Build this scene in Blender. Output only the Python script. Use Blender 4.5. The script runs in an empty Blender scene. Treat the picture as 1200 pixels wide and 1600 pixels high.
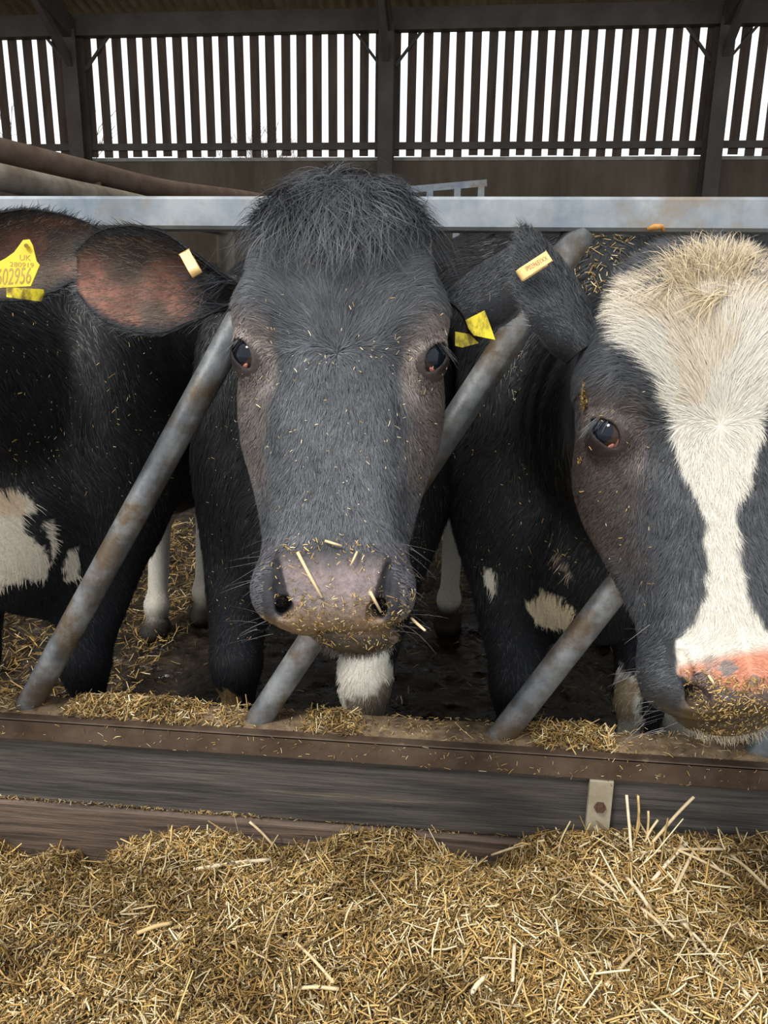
import bpy, numpy as np
from math import *
from mathutils import Vector, Matrix
rng = np.random.default_rng(7)
V3 = lambda *a: np.array(a, float)

# ------------------------------------------------------------ camera, sky, light, exposure
CAM_H = 1.27; YAW = radians(5.4); PITCH = radians(14.6); ROLL = atan(.015); FPX = 1200.0
_F0 = V3(-sin(YAW), cos(YAW), 0); _R0 = V3(cos(YAW), sin(YAW), 0); _Z = V3(0, 0, 1)
CF = _F0*cos(PITCH) - _Z*sin(PITCH); _U0 = _F0*sin(PITCH) + _Z*cos(PITCH)
CR = _R0*cos(ROLL) + _U0*sin(ROLL); CU = _U0*cos(ROLL) - _R0*sin(ROLL)
CC = V3(0, 0, CAM_H)
def ray(px, py): return CF + (px-600)/FPX*CR - (py-800)/FPX*CU
def at(px, py, z): return CC + z*ray(px, py)                 # point seen at a pixel, z metres along the view axis
def at_y(px, py, Y): d = ray(px, py); return CC + d*(Y/d[1])
def at_z(px, py, h): d = ray(px, py); return CC + d*((h-CAM_H)/d[2])
def proj(P):
    d = np.asarray(P) - CC; z = d @ CF
    return 600 + FPX*(d @ CR)/z, 800 - FPX*(d @ CU)/z

scene = bpy.context.scene
col = scene.collection
cd = bpy.data.cameras.new('camera'); cam = bpy.data.objects.new('camera', cd); col.objects.link(cam)
cd.sensor_fit = 'VERTICAL'; cd.sensor_height = 24; cd.lens = 24*FPX/1600; cd.clip_start = .02; cd.clip_end = 300
M = Matrix.Identity(4)
for i in range(3):
    M[i][0] = CR[i]; M[i][1] = CU[i]; M[i][2] = -CF[i]; M[i][3] = CC[i]
cam.matrix_world = M
scene.camera = cam
w = bpy.data.worlds.new('sky'); scene.world = w; w.use_nodes = True
nt = w.node_tree; bg = nt.nodes['Background']
tc = nt.nodes.new('ShaderNodeTexCoord'); sp = nt.nodes.new('ShaderNodeSeparateXYZ'); cr = nt.nodes.new('ShaderNodeValToRGB')
nt.links.new(tc.outputs['Generated'], sp.inputs[0]); nt.links.new(sp.outputs['Z'], cr.inputs[0]); nt.links.new(cr.outputs[0], bg.inputs[0])
cr.color_ramp.elements[0].color = (.86, .90, .96, 1); cr.color_ramp.elements[1].color = (1, 1.0, 1.0, 1)
bg.inputs[1].default_value = 1.35
def sun(name, energy, angle, direction, color=(1, .97, .92)):
    l = bpy.data.lights.new(name, 'SUN'); l.energy = energy; l.angle = radians(angle); l.color = color
    o = bpy.data.objects.new(name, l); col.objects.link(o)
    o.rotation_euler = Vector(direction).to_track_quat('-Z', 'Y').to_euler()
sun('veiled_sun', 2.7, 14, (.42, .60, -1.0))
scene.view_settings.view_transform = 'Standard'; scene.view_settings.look = 'None'
scene.view_settings.exposure = 0.15; scene.view_settings.gamma = 1.0
scene.view_settings.use_curve_mapping = False
scene.cycles.max_bounces = 5; scene.cycles.diffuse_bounces = 3; scene.cycles.glossy_bounces = 2
scene.cycles.transparent_max_bounces = 4; scene.cycles.caustics_reflective = False; scene.cycles.caustics_refractive = False

# ------------------------------------------------------------ materials
def mat(name, rough=.6, spec=.4, metal=0., attr=None, c1=None, c2=None, scale=8., stretch=(1, 1, 1), detail=6, lo=.35, hi=.65,
        bump=0., bscale=None, c3=None, s3=3., lo3=.5, hi3=.62, emit=None, coat=0., rvar=0., sheen=0., mulvar=0.):
    m = bpy.data.materials.new(name); m.use_nodes = True; t = m.node_tree; N = t.nodes; L = t.links
    b = N['Principled BSDF']; b.inputs['Roughness'].default_value = rough; b.inputs['Metallic'].default_value = metal
    b.inputs['Specular IOR Level'].default_value = spec; b.inputs['Coat Weight'].default_value = coat
    if sheen: b.inputs['Sheen Weight'].default_value = sheen; b.inputs['Sheen Roughness'].default_value = .5
    tc = N.new('ShaderNodeTexCoord'); mp = N.new('ShaderNodeMapping'); mp.inputs['Scale'].default_value = stretch
    L.new(tc.outputs['Object'], mp.inputs[0])
    nz = N.new('ShaderNodeTexNoise'); nz.inputs['Scale'].default_value = scale; nz.inputs['Detail'].default_value = detail
    nz.inputs['Roughness'].default_value = .65
    L.new(mp.outputs[0], nz.inputs['Vector'])
    src = None
    if c1 is not None:
        r = N.new('ShaderNodeValToRGB'); L.new(nz.outputs[0], r.inputs[0])
        r.color_ramp.elements[0].position = lo; r.color_ramp.elements[1].position = hi
        r.color_ramp.elements[0].color = (*c1, 1); r.color_ramp.elements[1].color = (*(c2 or c1), 1)
        src = r.outputs[0]
    if attr:
        a = N.new('ShaderNodeVertexColor'); a.layer_name = attr; src = a.outputs[0]
        if mulvar:
            mx = N.new('ShaderNodeMix'); mx.data_type = 'RGBA'; mx.blend_type = 'MULTIPLY'; mx.inputs[0].default_value = 1
            rr = N.new('ShaderNodeMapRange'); rr.inputs[1].default_value = .3; rr.inputs[2].default_value = .7
            rr.inputs[3].default_value = 1-mulvar; rr.inputs[4].default_value = 1+mulvar
            L.new(nz.outputs[0], rr.inputs[0]); L.new(src, mx.inputs[6]); L.new(rr.outputs[0], mx.inputs[7]); src = mx.outputs[2]
    if c3 is not None:
        n3 = N.new('ShaderNodeTexNoise'); n3.inputs['Scale'].default_value = s3; n3.inputs['Detail'].default_value = 8; n3.inputs['Roughness'].default_value = .7
        L.new(mp.outputs[0], n3.inputs['Vector'])
        r3 = N.new('ShaderNodeMapRange'); r3.inputs[1].default_value = lo3; r3.inputs[2].default_value = hi3
        L.new(n3.outputs[0], r3.inputs[0])
        mx = N.new('ShaderNodeMix'); mx.data_type = 'RGBA'; L.new(r3.outputs[0], mx.inputs[0]); L.new(src, mx.inputs[6]); mx.inputs[7].default_value = (*c3, 1)
        src = mx.outputs[2]
    if src is not None: L.new(src, b.inputs['Base Color'])
    if rvar:
        rr = N.new('ShaderNodeMapRange'); rr.inputs[1].default_value = .35; rr.inputs[2].default_value = .65
        rr.inputs[3].default_value = rough; rr.inputs[4].default_value = rough+rvar
        L.new(nz.outputs[0], rr.inputs[0]); L.new(rr.outputs[0], b.inputs['Roughness'])
    if bump:
        bp = N.new('ShaderNodeBump'); bp.inputs['Strength'].default_value = min(1, bump); bp.inputs['Distance'].default_value = .01*max(1, bump)
        nb = nz
        if bscale:
            nb = N.new('ShaderNodeTexNoise'); nb.inputs['Scale'].default_value = bscale; nb.inputs['Detail'].default_value = 6
            L.new(mp.outputs[0], nb.inputs['Vector'])
        L.new(nb.outputs[0], bp.inputs['Height']); L.new(bp.outputs[0], b.inputs['Normal'])
    return m

M_galv = mat('galvanised_steel', .42, .5, .35, c1=(.165, .205, .245), c2=(.36, .385, .40), scale=9, bump=.12, c3=(.25, .20, .14), s3=7, lo3=.50, hi3=.68, rvar=.2)
M_tube = mat('muddy_galvanised_tube', .38, .5, .35, c1=(.08, .09, .10), c2=(.23, .24, .24), scale=18, bump=.2, c3=(.10, .07, .042), s3=12, lo3=.46, hi3=.62, rvar=.25)
M_oldpipe = mat('brown_weathered_pipe', .6, .3, .1, c1=(.08, .05, .035), c2=(.14, .10, .075), scale=14, bump=.15)
M_oldpipe2 = mat('tan_weathered_pipe', .6, .3, .1, c1=(.13, .10, .07), c2=(.30, .27, .22), scale=9, bump=.15)
M_lip = mat('rusty_angle_iron', .5, .4, .2, c1=(.055, .033, .022), c2=(.12, .085, .06), scale=10, bump=.3, c3=(.24, .17, .10), s3=22, lo3=.60, hi3=.70)
M_silltop = mat('dung_caked_sill', .8, .2, 0, c1=(.10, .07, .045), c2=(.28, .20, .12), scale=26, bump=.6)
M_plank = mat('dark_weathered_plank', .7, .25, 0, c1=(.035, .032, .03), c2=(.10, .088, .075), scale=5, stretch=(.9, 8, 18), bump=.6, c3=(.16, .125, .09), s3=2.2, lo3=.55, hi3=.75)
M_plank2 = mat('brown_weathered_plank', .7, .25, 0, c1=(.06, .045, .035), c2=(.17, .12, .09), scale=5, stretch=(.9, 8, 18), bump=.6, c3=(.22, .11, .06), s3=2.5, lo3=.58, hi3=.75)
M_bracket = mat('dirty_steel_bracket', .55, .4, .3, c1=(.30, .25, .17), c2=(.50, .45, .34), scale=12, bump=.1)
M_rust = mat('rusty_bolt', .8, .2, .1, c1=(.05, .025, .018), c2=(.13, .07, .045), scale=60, bump=.4)
M_shedsteel = mat('shed_steel', .7, .3, .0, c1=(.075, .062, .052), c2=(.11, .095, .08), scale=3, bump=.1)
M_shedwood = mat('shed_boards', .8, .2, 0, c1=(.07, .048, .036), c2=(.125, .09, .07), scale=3, stretch=(4, 4, .5), bump=.3)
M_conc = mat('shed_concrete_panel', .85, .2, 0, c1=(.10, .078, .055), c2=(.16, .13, .095), scale=1.6, stretch=(2, 1, .6), bump=.15)
M_cap = mat('pale_panel_cap', .8, .2, 0, c1=(.25, .24, .20), c2=(.4, .38, .33), scale=6)
M_roof = mat('fibre_cement_roof', .85, .2, 0, c1=(.20, .14, .085), c2=(.33, .25, .16), scale=2.5)
M_passage = mat('concrete_passage', .8, .2, 0, c1=(.30, .28, .24), c2=(.42, .40, .35), scale=3, bump=.2)

# ------------------------------------------------------------ mesh helpers
class MB:
    def __init__(s): s.v = []; s.f = []
    def add(s, vs, fs):
        o = len(s.v); s.v += [tuple(map(float, p)) for p in vs]; s.f += [tuple(i+o for i in f) for f in fs]; return s
    def box(s, lo, hi, R=None, T=None):
        x0, y0, z0 = lo; x1, y1, z1 = hi
        vs = [V3(x, y, z) for z in (z0, z1) for y in (y0, y1) for x in (x0, x1)]
        if R is not None: vs = [R @ p for p in vs]
        if T is not None: vs = [p+T for p in vs]
        return s.add(vs, [(0, 2, 3, 1), (4, 5, 7, 6), (0, 1, 5, 4), (1, 3, 7, 5), (3, 2, 6, 7), (2, 0, 4, 6)])
    def bar(s, a, b, wdt, hgt, up=(0, 0, 1), bev=0):
        a = np.array(a, float); b = np.array(b, float); d = b-a; d /= np.linalg.norm(d)
        x = np.cross(d, up); x /= np.linalg.norm(x); u = np.cross(x, d)
        e = bev or 0
        if e: pr = [(-wdt/2+e, -hgt/2), (wdt/2-e, -hgt/2), (wdt/2, -hgt/2+e), (wdt/2, hgt/2-e), (wdt/2-e, hgt/2), (-wdt/2+e, hgt/2), (-wdt/2, hgt/2-e), (-wdt/2, -hgt/2+e)]
        else: pr = [(-wdt/2, -hgt/2), (wdt/2, -hgt/2), (wdt/2, hgt/2), (-wdt/2, hgt/2)]
        n = len(pr)
        vs = [p + x*i + u*j for p in (a, b) for i, j in pr]
        return s.add(vs, [tuple(range(n))[::-1], tuple(range(n, 2*n))] + [(i, (i+1) % n, n+(i+1) % n, n+i) for i in range(n)])
    def tube(s, pts, r, n=20, caps=True):
        pts = [np.array(p, float) for p in pts]; rs = r if hasattr(r, '__len__') else [r]*len(pts)
        o = []; ref = None
        for i, p in enumerate(pts):
            t = pts[min(i+1, len(pts)-1)]-pts[max(i-1, 0)]; t /= np.linalg.norm(t)
            if ref is None: ref = V3(0, 0, 1) if abs(t[2]) < .9 else V3(1, 0, 0)
            x = np.cross(t, ref); x /= np.linalg.norm(x); u = np.cross(x, t); ref = u
            o += [p + rs[i]*(cos(a)*x+sin(a)*u) for a in np.linspace(0, 2*pi, n, endpoint=False)]
        fs = [(k*n+i, k*n+(i+1) % n, (k+1)*n+(i+1) % n, (k+1)*n+i) for k in range(len(pts)-1) for i in range(n)]
        if caps: fs += [tuple(range(n))[::-1], tuple(range(len(o)-n, len(o)))]
        return s.add(o, fs)
    def build(s, name, m, parent=None, smooth=False, origin=None, bevel=0):
        me = bpy.data.meshes.new(name); org = np.zeros(3) if origin is None else np.array(origin, float)
        me.from_pydata([tuple(np.array(p)-org) for p in s.v], [], s.f); me.update()
        o = bpy.data.objects.new(name, me); col.objects.link(o); me.materials.append(m)
        if smooth: me.shade_smooth()
        if bevel:
            md = o.modifiers.new('b', 'BEVEL'); md.width = bevel; md.segments = 2; md.limit_method = 'ANGLE'
        if parent is not None: o.parent = parent
        o.location = org
        return o
def tag(o, label=None, cat=None, group=None, kind=None):
    if label: o['label'] = label
    if cat: o['category'] = cat
    if group: o['group'] = group
    if kind: o['kind'] = kind
    return o
def empty(name, loc=(0, 0, 0)):
    o = bpy.data.objects.new(name, None); o.location = loc; o.empty_display_size = .1; col.objects.link(o); return o
def np_mesh(name, V, quads, m, parent=None, colors=None, smooth=True, mats=None, tris=None):
    """fast mesh from arrays"""
    V = np.ascontiguousarray(V, np.float32); me = bpy.data.meshes.new(name)
    loops = quads.reshape(-1).astype(np.int32); nq = len(quads); k = quads.shape[1]
    me.vertices.add(len(V)); me.vertices.foreach_set('co', V.ravel())
    me.loops.add(len(loops)); me.loops.foreach_set('vertex_index', loops)
    me.polygons.add(nq); me.polygons.foreach_set('loop_start', np.arange(0, nq*k, k, dtype=np.int32))
    if smooth: me.polygons.foreach_set('use_smooth', np.ones(nq, bool))
    me.update(calc_edges=True)
    if colors is not None:
        a = me.color_attributes.new('Col', 'FLOAT_COLOR', 'POINT')
        c4 = np.ones((len(V), 4), np.float32); c4[:, :3] = colors; a.data.foreach_set('color', c4.ravel())
    me.materials.append(m)
    o = bpy.data.objects.new(name, me); col.objects.link(o)
    if parent is not None: o.parent = parent
    return o
def sstep(a, b, x): t = np.clip((x-a)/(b-a), 0, 1); return t*t*(3-2*t)
def nrm(v): return v/np.maximum(np.linalg.norm(v, axis=-1, keepdims=True), 1e-9)
def vnoise(P, scale, seed=0):
    """cheap smooth value noise 0..1"""
    P = np.asarray(P)*scale + 100; i = np.floor(P).astype(np.int64); f = P-i; f = f*f*(3-2*f); out = 0
    for dx in (0, 1):
        for dy in (0, 1):
            for dz in (0, 1):
                h = (i[..., 0]+dx)*73856093 ^ (i[..., 1]+dy)*19349663 ^ (i[..., 2]+dz)*83492791 ^ (seed*2654435761)
                h = (h*1103515245+12345) & 0x7fffffff; h = (h ^ (h >> 13))*1274126177 & 0x7fffffff
                out = out + (h/0x7fffffff)*(f[..., 0] if dx else 1-f[..., 0])*(f[..., 1] if dy else 1-f[..., 1])*(f[..., 2] if dz else 1-f[..., 2])
    return out

# ------------------------------------------------------------ setting
WY = 11.5                                              # back wall
g = MB().box((-14, 1.34, -.2), (14, 14, 0)).build
M_mud = mat('wet_dung_and_mud', .10, .7, 0, c1=(.008, .006, .004), c2=(.035, .023, .013), scale=9, bump=3.0, bscale=16, c3=(.07, .046, .022), s3=5, lo3=.58, hi3=.7, rvar=.55)
def floor_mesh():
    xs = np.arange(-2.6, 2.2, .02); ys = np.arange(1.34, 4.4, .02)
    X, Y = np.meshgrid(xs, ys, indexing='ij'); P = np.stack([X, Y, 0*X], -1)
    Z = (vnoise(P, 7, 1)-.5)*.03 + (vnoise(P, 18, 2)-.5)*.022 + (vnoise(P, 45, 3)-.5)*.01
    Z += .05*sstep(3.0, 3.8, Y)*vnoise(P, 4, 4)
    P[..., 2] = Z; nx, ny = X.shape; I = np.arange(nx*ny).reshape(nx, ny)
    q = np.stack([I[:-1, :-1], I[1:, :-1], I[1:, 1:], I[:-1, 1:]], -1).reshape(-1, 4)
    return P.reshape(-1, 3), q
V, q = floor_mesh()
o = np_mesh('floor', V, q, M_mud); tag(o, kind='structure')
o = MB().box((-14, 1.34, -.3), (14, 14, -.06)).build('floor', M_mud); tag(o, kind='structure')
o = MB().box((-14, -8, -.3), (14, 1.33, 0)).build('floor', M_passage); tag(o, kind='structure')
o = MB().box((-14, WY, -.1), (14, WY+.15, 3.30)).build('wall_back', M_conc); tag(o, kind='structure')
o = MB().box((-14, WY-.02, 3.30), (14, WY+.17, 3.345)).build('trim_1', M_cap); tag(o, kind='structure')
for sx in (-1, 1):
    o = MB().box((sx*14-.1, 1.6, -.1), (sx*14+.1, WY+.2, 7.6)).build('wall_left' if sx < 0 else 'wall_right', M_conc); tag(o, kind='structure')
# roof: corrugated sheets rising towards the feed passage
RS = tan(radians(11)); EZ = 5.17
def roof_z(y): return EZ + (WY-y)*RS
xs = np.arange(-14, 14, .03); ys = np.array([1.9, 4, 7, 9, 10, WY+.5])
X, Y = np.meshgrid(xs, ys, indexing='ij'); Zr = roof_z(Y) + .028*np.sin(2*pi*X/.15)
I = np.arange(X.size).reshape(X.shape); q = np.stack([I[:-1, :-1], I[:-1, 1:], I[1:, 1:], I[1:, :-1]], -1).reshape(-1, 4)
P = np.stack([X, Y, Zr], -1).reshape(-1, 3)
P = np.vstack([P, P+V3(0, 0, .008)]); q = np.vstack([q, q[:, ::-1]+X.size])
o = np_mesh('ceiling', P, q, M_roof); tag(o, kind='structure')
PX = [-9.75, -5.45, -1.12, 3.18, 7.5]; 
o = MB().box((-14, WY-.16, 4.87), (14, WY-.02, 5.13)).build('eave_beam', M_shedsteel); tag(o, 'long dark eave beam across the top of the slatted back wall', 'beam')
names = ['leftmost dark steel column out by the shed corner', 'dark steel column at the left of the slatted wall', 'dark steel column in the middle of the slatted wall, above the central cow',
         'dark steel column at the right of the slatted wall, above the white-faced cow', 'rightmost dark steel column past the slatted wall']
for i, x in enumerate(PX):
    if i in (0, 4): continue
    t = empty('steel_column', (x, WY-.16, 0)); tag(t, names[i], 'column', 'shed columns along the back wall')
    m = MB(); m.box((-.1, -.16, 0), (.1, -.148, 4.9)); m.box((-.1, .1, 0), (.1, .112, 4.9)); m.box((-.008, -.148, 0), (.008, .1, 4.9)); m.build('stanchion', M_shedsteel, t)
    for s in (-1, 1):
        m = MB(); m.bar((s*.1, .1, 4.47), (s*.47, .13, 4.92), .035, .035, (0, 1, 0)); m.build('knee_brace', M_shedsteel, t)
    m = MB().bar((x, WY-.2, EZ-.25), (x, 2.2, roof_z(2.2)-.2), .12, .28)
    o = m.build('rafter', M_shedsteel); tag(o, ['', 'sloping rafter above the left column', 'sloping rafter above the middle column', 'sloping rafter above the right column'][i], 'rafter', 'roof rafters')
    m = MB().bar((x, WY-.22, 4.45), (x, WY-1.2, roof_z(WY-1.2)-.32), .08, .12); m.build('haunch', M_shedsteel).parent = o
for k, y in enumerate((9.9, 8.2, 6.4)):
    o = MB().box((-14, y-.05, roof_z(y)-.22), (14, y+.05, roof_z(y)-.03)).build('purlin', M_shedsteel)
    tag(o, ['dark purlin under the roof sheets, just inside the eave', 'dark purlin under the roof sheets, second from the eave', 'dark purlin high under the roof sheets'][k], 'purlin')
for i in range(4):
    t = empty('slatted_cladding', (PX[i], WY, 3.34))
    tag(t, ['spaced boards of the bay out past the left column', 'spaced dark boards between the left and middle columns, daylight between them',
            'spaced dark boards between the middle and right columns, daylight between them', 'spaced dark boards right of the right-hand column'][i] if i else 'spaced dark boards left of the left-hand column, with tree branches behind', 'slatted wall', 'slatted bays of the back wall')
    m = MB(); L_ = PX[i+1]-PX[i]; n = 20
    for k in range(n):
        x = (k+.5)*L_/n; lean = rng.normal(0, .004)
        m.bar((x+lean, .0, -.0+rng.uniform(.0, .03)), (x-lean, .0, 1.75), .125+rng.normal(0, .004), .022, (0, 1, 0))
    m.build('boards', M_shedwood, t)
    m = MB(); m.box((.05, -.05, .10), (L_-.05, -.012, .19)); m.build('rail', M_shedsteel, t)
tag(bpy.data.objects['slatted_cladding'], 'spaced dark boards left of the left-hand column, with bare branches behind')
tag(bpy.data.objects['slatted_cladding.001'], 'spaced dark boards between the left and middle columns, daylight between them')

# bare trees beyond the slatted wall
M_bark = mat('pale_bark', .9, .1, 0, c1=(.20, .17, .14), c2=(.34, .30, .26), scale=5)
def tree(x, y, h, seed, label):
    r = np.random.default_rng(seed); segs = []
    def grow(p, d, l, rad, lev):
        q = p + d*l; segs.append((p, q, rad))
        if lev == 0: return
        for k in range(3 if lev > 2 else 3):
            nd = d + r.normal(0, .42, 3); nd[2] += .12; nd /= np.linalg.norm(nd)
            grow(p + d*l*r.uniform(.55, 1), nd, l*r.uniform(.62, .82), rad*.62, lev-1)
    grow(V3(0, 0, 0), V3(0, 0, 1), h*.33, h*.016, 6)
    m = MB()
    for p, q, rad in segs: m.tube([p, q], [rad, rad*.65], 4, False)
    o = m.build('bare_tree', M_bark); o.location = (x, y, -.5); tag(o, label, 'tree', 'bare winter trees beyond the shed')
tree(-17, 31, 10.0, 3, 'bare spreading tree seen through the boards left of the left column')
tree(-9.0, 34, 9.5, 5, 'bare thin tree seen between the left and middle columns')
tree(-6.4, 36, 9.8, 9, 'bare thin tree seen nearer the middle column')
tree(4.2, 36, 9.6, 12, 'bare small tree seen through the boards right of the middle column')
o = MB().box((-60, 14, -.6), (60, 90, -.5)).build('ground', mat('pasture', .9, .1, 0, c1=(.10, .11, .05), c2=(.16, .16, .08), scale=1)); tag(o, kind='structure')

# ------------------------------------------------------------ curved pipes and far gate
def arc(pts, n=24):
    pts = [np.array(p) for p in pts]; out = []
    P = [pts[0]*2-pts[1]] + pts + [pts[-1]*2-pts[-2]]
    for i in range(1, len(P)-2):
        for t in np.linspace(0, 1, n, endpoint=False):
            a, b, c, d = P[i-1:i+3]
            out.append(.5*((2*b)+(c-a)*t+(2*a-5*b+4*c-d)*t*t+(3*b-a-3*c+d)*t**3))
    out.append(pts[-1]); return out
t = empty('curved_pipe_rail', at(150, 300, 2.6)); o0 = np.array(t.location); tag(t, 'brown curved steel pipe sloping down behind the top rail on the left', 'pipe')
m = MB(); m.tube([p-o0 for p in [at(-120, 205, 1.95)+V3(-5, -.9, .35)]+arc([at(-120, 205, 1.95), at(0, 235, 2.15), at(130, 266, 2.4), at(260, 296, 2.8), at(410, 316, 3.3), at(520, 345, 3.7)])+[at(550, 365, 3.85), V3(*at(552, 400, 3.86)[:2], .9), V3(*at(552, 400, 3.86)[:2], 0)]], .034); m.build('pipe', M_oldpipe, t, True)
m = MB(); m.tube([at(150, 262, 2.45)-o0, at(153, 345, 2.45)-o0], .014, 10); m.build('drop_bar', M_oldpipe, t, True)
m = MB(); m.tube([at(-120, 250, 1.9)+V3(-5, -.9, .3)]+arc([at(-120, 250, 1.9), at(0, 277, 2.05), at(110, 300, 2.3), at(220, 322, 2.6), at(330, 350, 3.0)])+[at(352, 366, 3.1), V3(*at(354, 400, 3.1)[:2], .9), V3(*at(354, 400, 3.1)[:2], 0)], .036)
tag(m.build('curved_pipe_rail', M_oldpipe2, None, True), 'tan dirty curved pipe just below the brown one on the left', 'pipe')
t = empty('small_gate', at(690, 310, 6)); o0 = np.array(t.location); tag(t, 'grey galvanised gate top seen just above the rail, behind the central cow', 'gate')
gz = 6.0
def gbar(a, b, r=.024): 
    m = MB(); m.bar(at(*a, gz)-o0, at(*b, gz)-o0, .05, .05, (0, 1, .1)); return m
gbar((600, 300), (760, 286)).build('top_bar', M_galv, t)
for xx in (752, 715, 672, 630):
    m = MB(); p = at(xx, 291+(752-xx)*.08, gz); m.bar(p-o0, V3(p[0], p[1], 0)-o0, .05, .05, (0, 1, 0)); m.build('upright', M_galv, t)
gbar((630, 345), (756, 331)).build('lower_bar', M_galv, t)

# ------------------------------------------------------------ feed barrier
t = empty('feed_barrier', (0, 1.31, .5)); tag(t, 'galvanised diagonal feed barrier with square top rail and slanting tubes', 'feed barrier')
m = MB(); m.bar((-3, 0, .921), (3, 0, .921), .05, .05, bev=.005); m.build('top_rail', M_galv, t)
for k in range(-2, 6):
    xb = -.363+.467*k; 
    m = MB(); m.tube([(xb-.008, 0, -.012), (xb, 0, 0), (xb+.607*.9, 0, .9)], [.025, .025, .025], 24); m.build('diagonal_tube', M_tube, t, True)
# sill: angle iron lip on caked concrete/wood sill
xs = np.linspace(-3, 3, 601); prof = [(1.262, .462), (1.258, .498), (1.262, .503), (1.30, .505), (1.345, .505), (1.36, .49), (1.36, .30)]
P = np.array([[(x, y, z + (0 if k in (0, 6) else (vnoise(V3(x, y, z), 30, 5)-.5)*.006*(k > 2))) for k, (y, z) in enumerate(prof)] for x in xs]).reshape(-1, 3)
n = len(prof); I = np.arange(len(xs)*n).reshape(len(xs), n)
q = np.stack([I[:-1, :-1], I[1:, :-1], I[1:, 1:], I[:-1, 1:]], -1).reshape(-1, 4)
o = np_mesh('feed_sill', P, q, M_silltop, smooth=True); tag(o, 'brown caked sill under the slanting tubes, straw lying along it', 'sill')
m = MB(); m.box((-3, 1.250, .460), (3, 1.257, .505)); m.box((-3, 1.250, .499), (3, 1.272, .5055))
tag(m.build('angle_iron_edging', M_lip, bevel=.002), 'rusty brown angle iron along the front edge of the sill', 'edging')
m = MB(); m.box((-3, 1.262, .318), (3, 1.31, .470)); o = m.build('upper_plank', M_plank, bevel=.004); tag(o, 'dark grey upper plank under the rusty edging', 'plank')
m = MB(); m.bar((-3, 1.283, .245), (3, 1.283, .235), .056, .15, bev=.006); o = m.build('lower_plank', M_plank2); tag(o, 'brown lower plank, half buried in silage', 'plank')
m = MB(); m.box((-3, 1.262, .0), (3, 1.310, .160)); o = m.build('bottom_plank', M_plank2, bevel=.004); tag(o, 'lowest brown plank showing in the dips of the heap', 'plank')
m = MB(); m.box((-3, 1.312, -.05), (3, 1.345, .49)); o = m.build('wall_kerb', M_conc); tag(o, kind='structure')
t = empty('plank_bracket', (.283, 1.25, .31)); tag(t, 'pale steel strap bracket bolted over the dark upper plank', 'bracket')
m = MB(); m.box((-.021, -.004, -.12), (.021, .008, .150)); m.build('strap', M_bracket, t, bevel=.001)
m = MB(); m.tube([(0, -.003, .098), (0, -.009, .098)], .011, 6); m.tube([(0, -.009, .098), (0, -.014, .098)], .006, 12); m.build('bolt', M_rust, t)

# ------------------------------------------------------------ implicit surfaces for the animals
def smin(a, b, k):
    h = np.clip(.5+.5*(b-a)/k, 0, 1); return b*(1-h)+a*h - k*h*(1-h)
def smax(a, b, k): return -smin(-a, -b, k)
def ell(P, c, r, R=None):
    d = P-np.asarray(c, np.float32)
    if R is not None: d = d @ R
    r = np.asarray(r, np.float32); k = np.sqrt(((d/r)**2).sum(-1)); k2 = np.sqrt(((d/(r*r))**2).sum(-1))
    return k*(k-1)/np.maximum(k2, 1e-6)
def cone(P, a, b, ra, rb, sx=1.):
    a = np.asarray(a, np.float32); b = np.asarray(b, np.float32)
    ab = b-a; t = np.clip(((P-a) @ ab)/(ab @ ab), 0, 1); d = P-a-t[..., None]*ab
    if sx != 1: d = d*np.asarray((1/sx, 1, 1), np.float32)
    return np.sqrt((d*d).sum(-1)) - (ra+(rb-ra)*t)
def surf_net(Fv, org, h):
    Fv = Fv.astype(np.float32); s = Fv < 0; nx, ny, nz = Fv.shape
    c = [s[i:nx-1+i, j:ny-1+j, k:nz-1+k] for i in (0, 1) for j in (0, 1) for k in (0, 1)]
    cnt = sum(x.astype(np.int8) for x in c); mixed = (cnt > 0) & (cnt < 8)
    idx = -np.ones(mixed.shape, np.int64); ijk = np.argwhere(mixed); idx[mixed] = np.arange(len(ijk))
    acc = np.zeros((len(ijk), 3)); n = np.zeros(len(ijk)); offs = [V3(i, j, k).astype(int) for i in (0, 1) for j in (0, 1) for k in (0, 1)]
    for a in range(8):
        for b in range(a+1, 8):
            if abs(offs[a]-offs[b]).sum() != 1: continue
            pa = ijk+offs[a]; pb = ijk+offs[b]; fa = Fv[tuple(pa.T)]; fb = Fv[tuple(pb.T)]
            m = (fa < 0) != (fb < 0); t = fa[m]/(fa[m]-fb[m]); acc[m] += pa[m]+t[:, None]*(pb[m]-pa[m]); n[m] += 1
    V = acc/n[:, None]*h + org; quads = []
    for ax in range(3):
        sl0 = [slice(None)]*3; sl1 = [slice(None)]*3; sl0[ax] = slice(0, -1); sl1[ax] = slice(1, None)
        a = s[tuple(sl0)]; b = s[tuple(sl1)]; e = np.argwhere(a != b); u, v = (ax+1) % 3, (ax+2) % 3
        ok = (e[:, u] > 0) & (e[:, v] > 0) & (e[:, u] < Fv.shape[u]-1) & (e[:, v] < Fv.shape[v]-1); e = e[ok]
        du = np.zeros(3, int); du[u] = 1; dv = np.zeros(3, int); dv[v] = 1
        q = np.stack([idx[tuple((e-du-dv).T)], idx[tuple((e-dv).T)], idx[tuple(e.T)], idx[tuple((e-du).T)]], 1)
        flip = ~a[tuple(e.T)]; q[flip] = q[flip][:, ::-1]; quads.append(q)
    q = np.vstack(quads); q = q[(q >= 0).all(1)]
    return V, q

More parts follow.
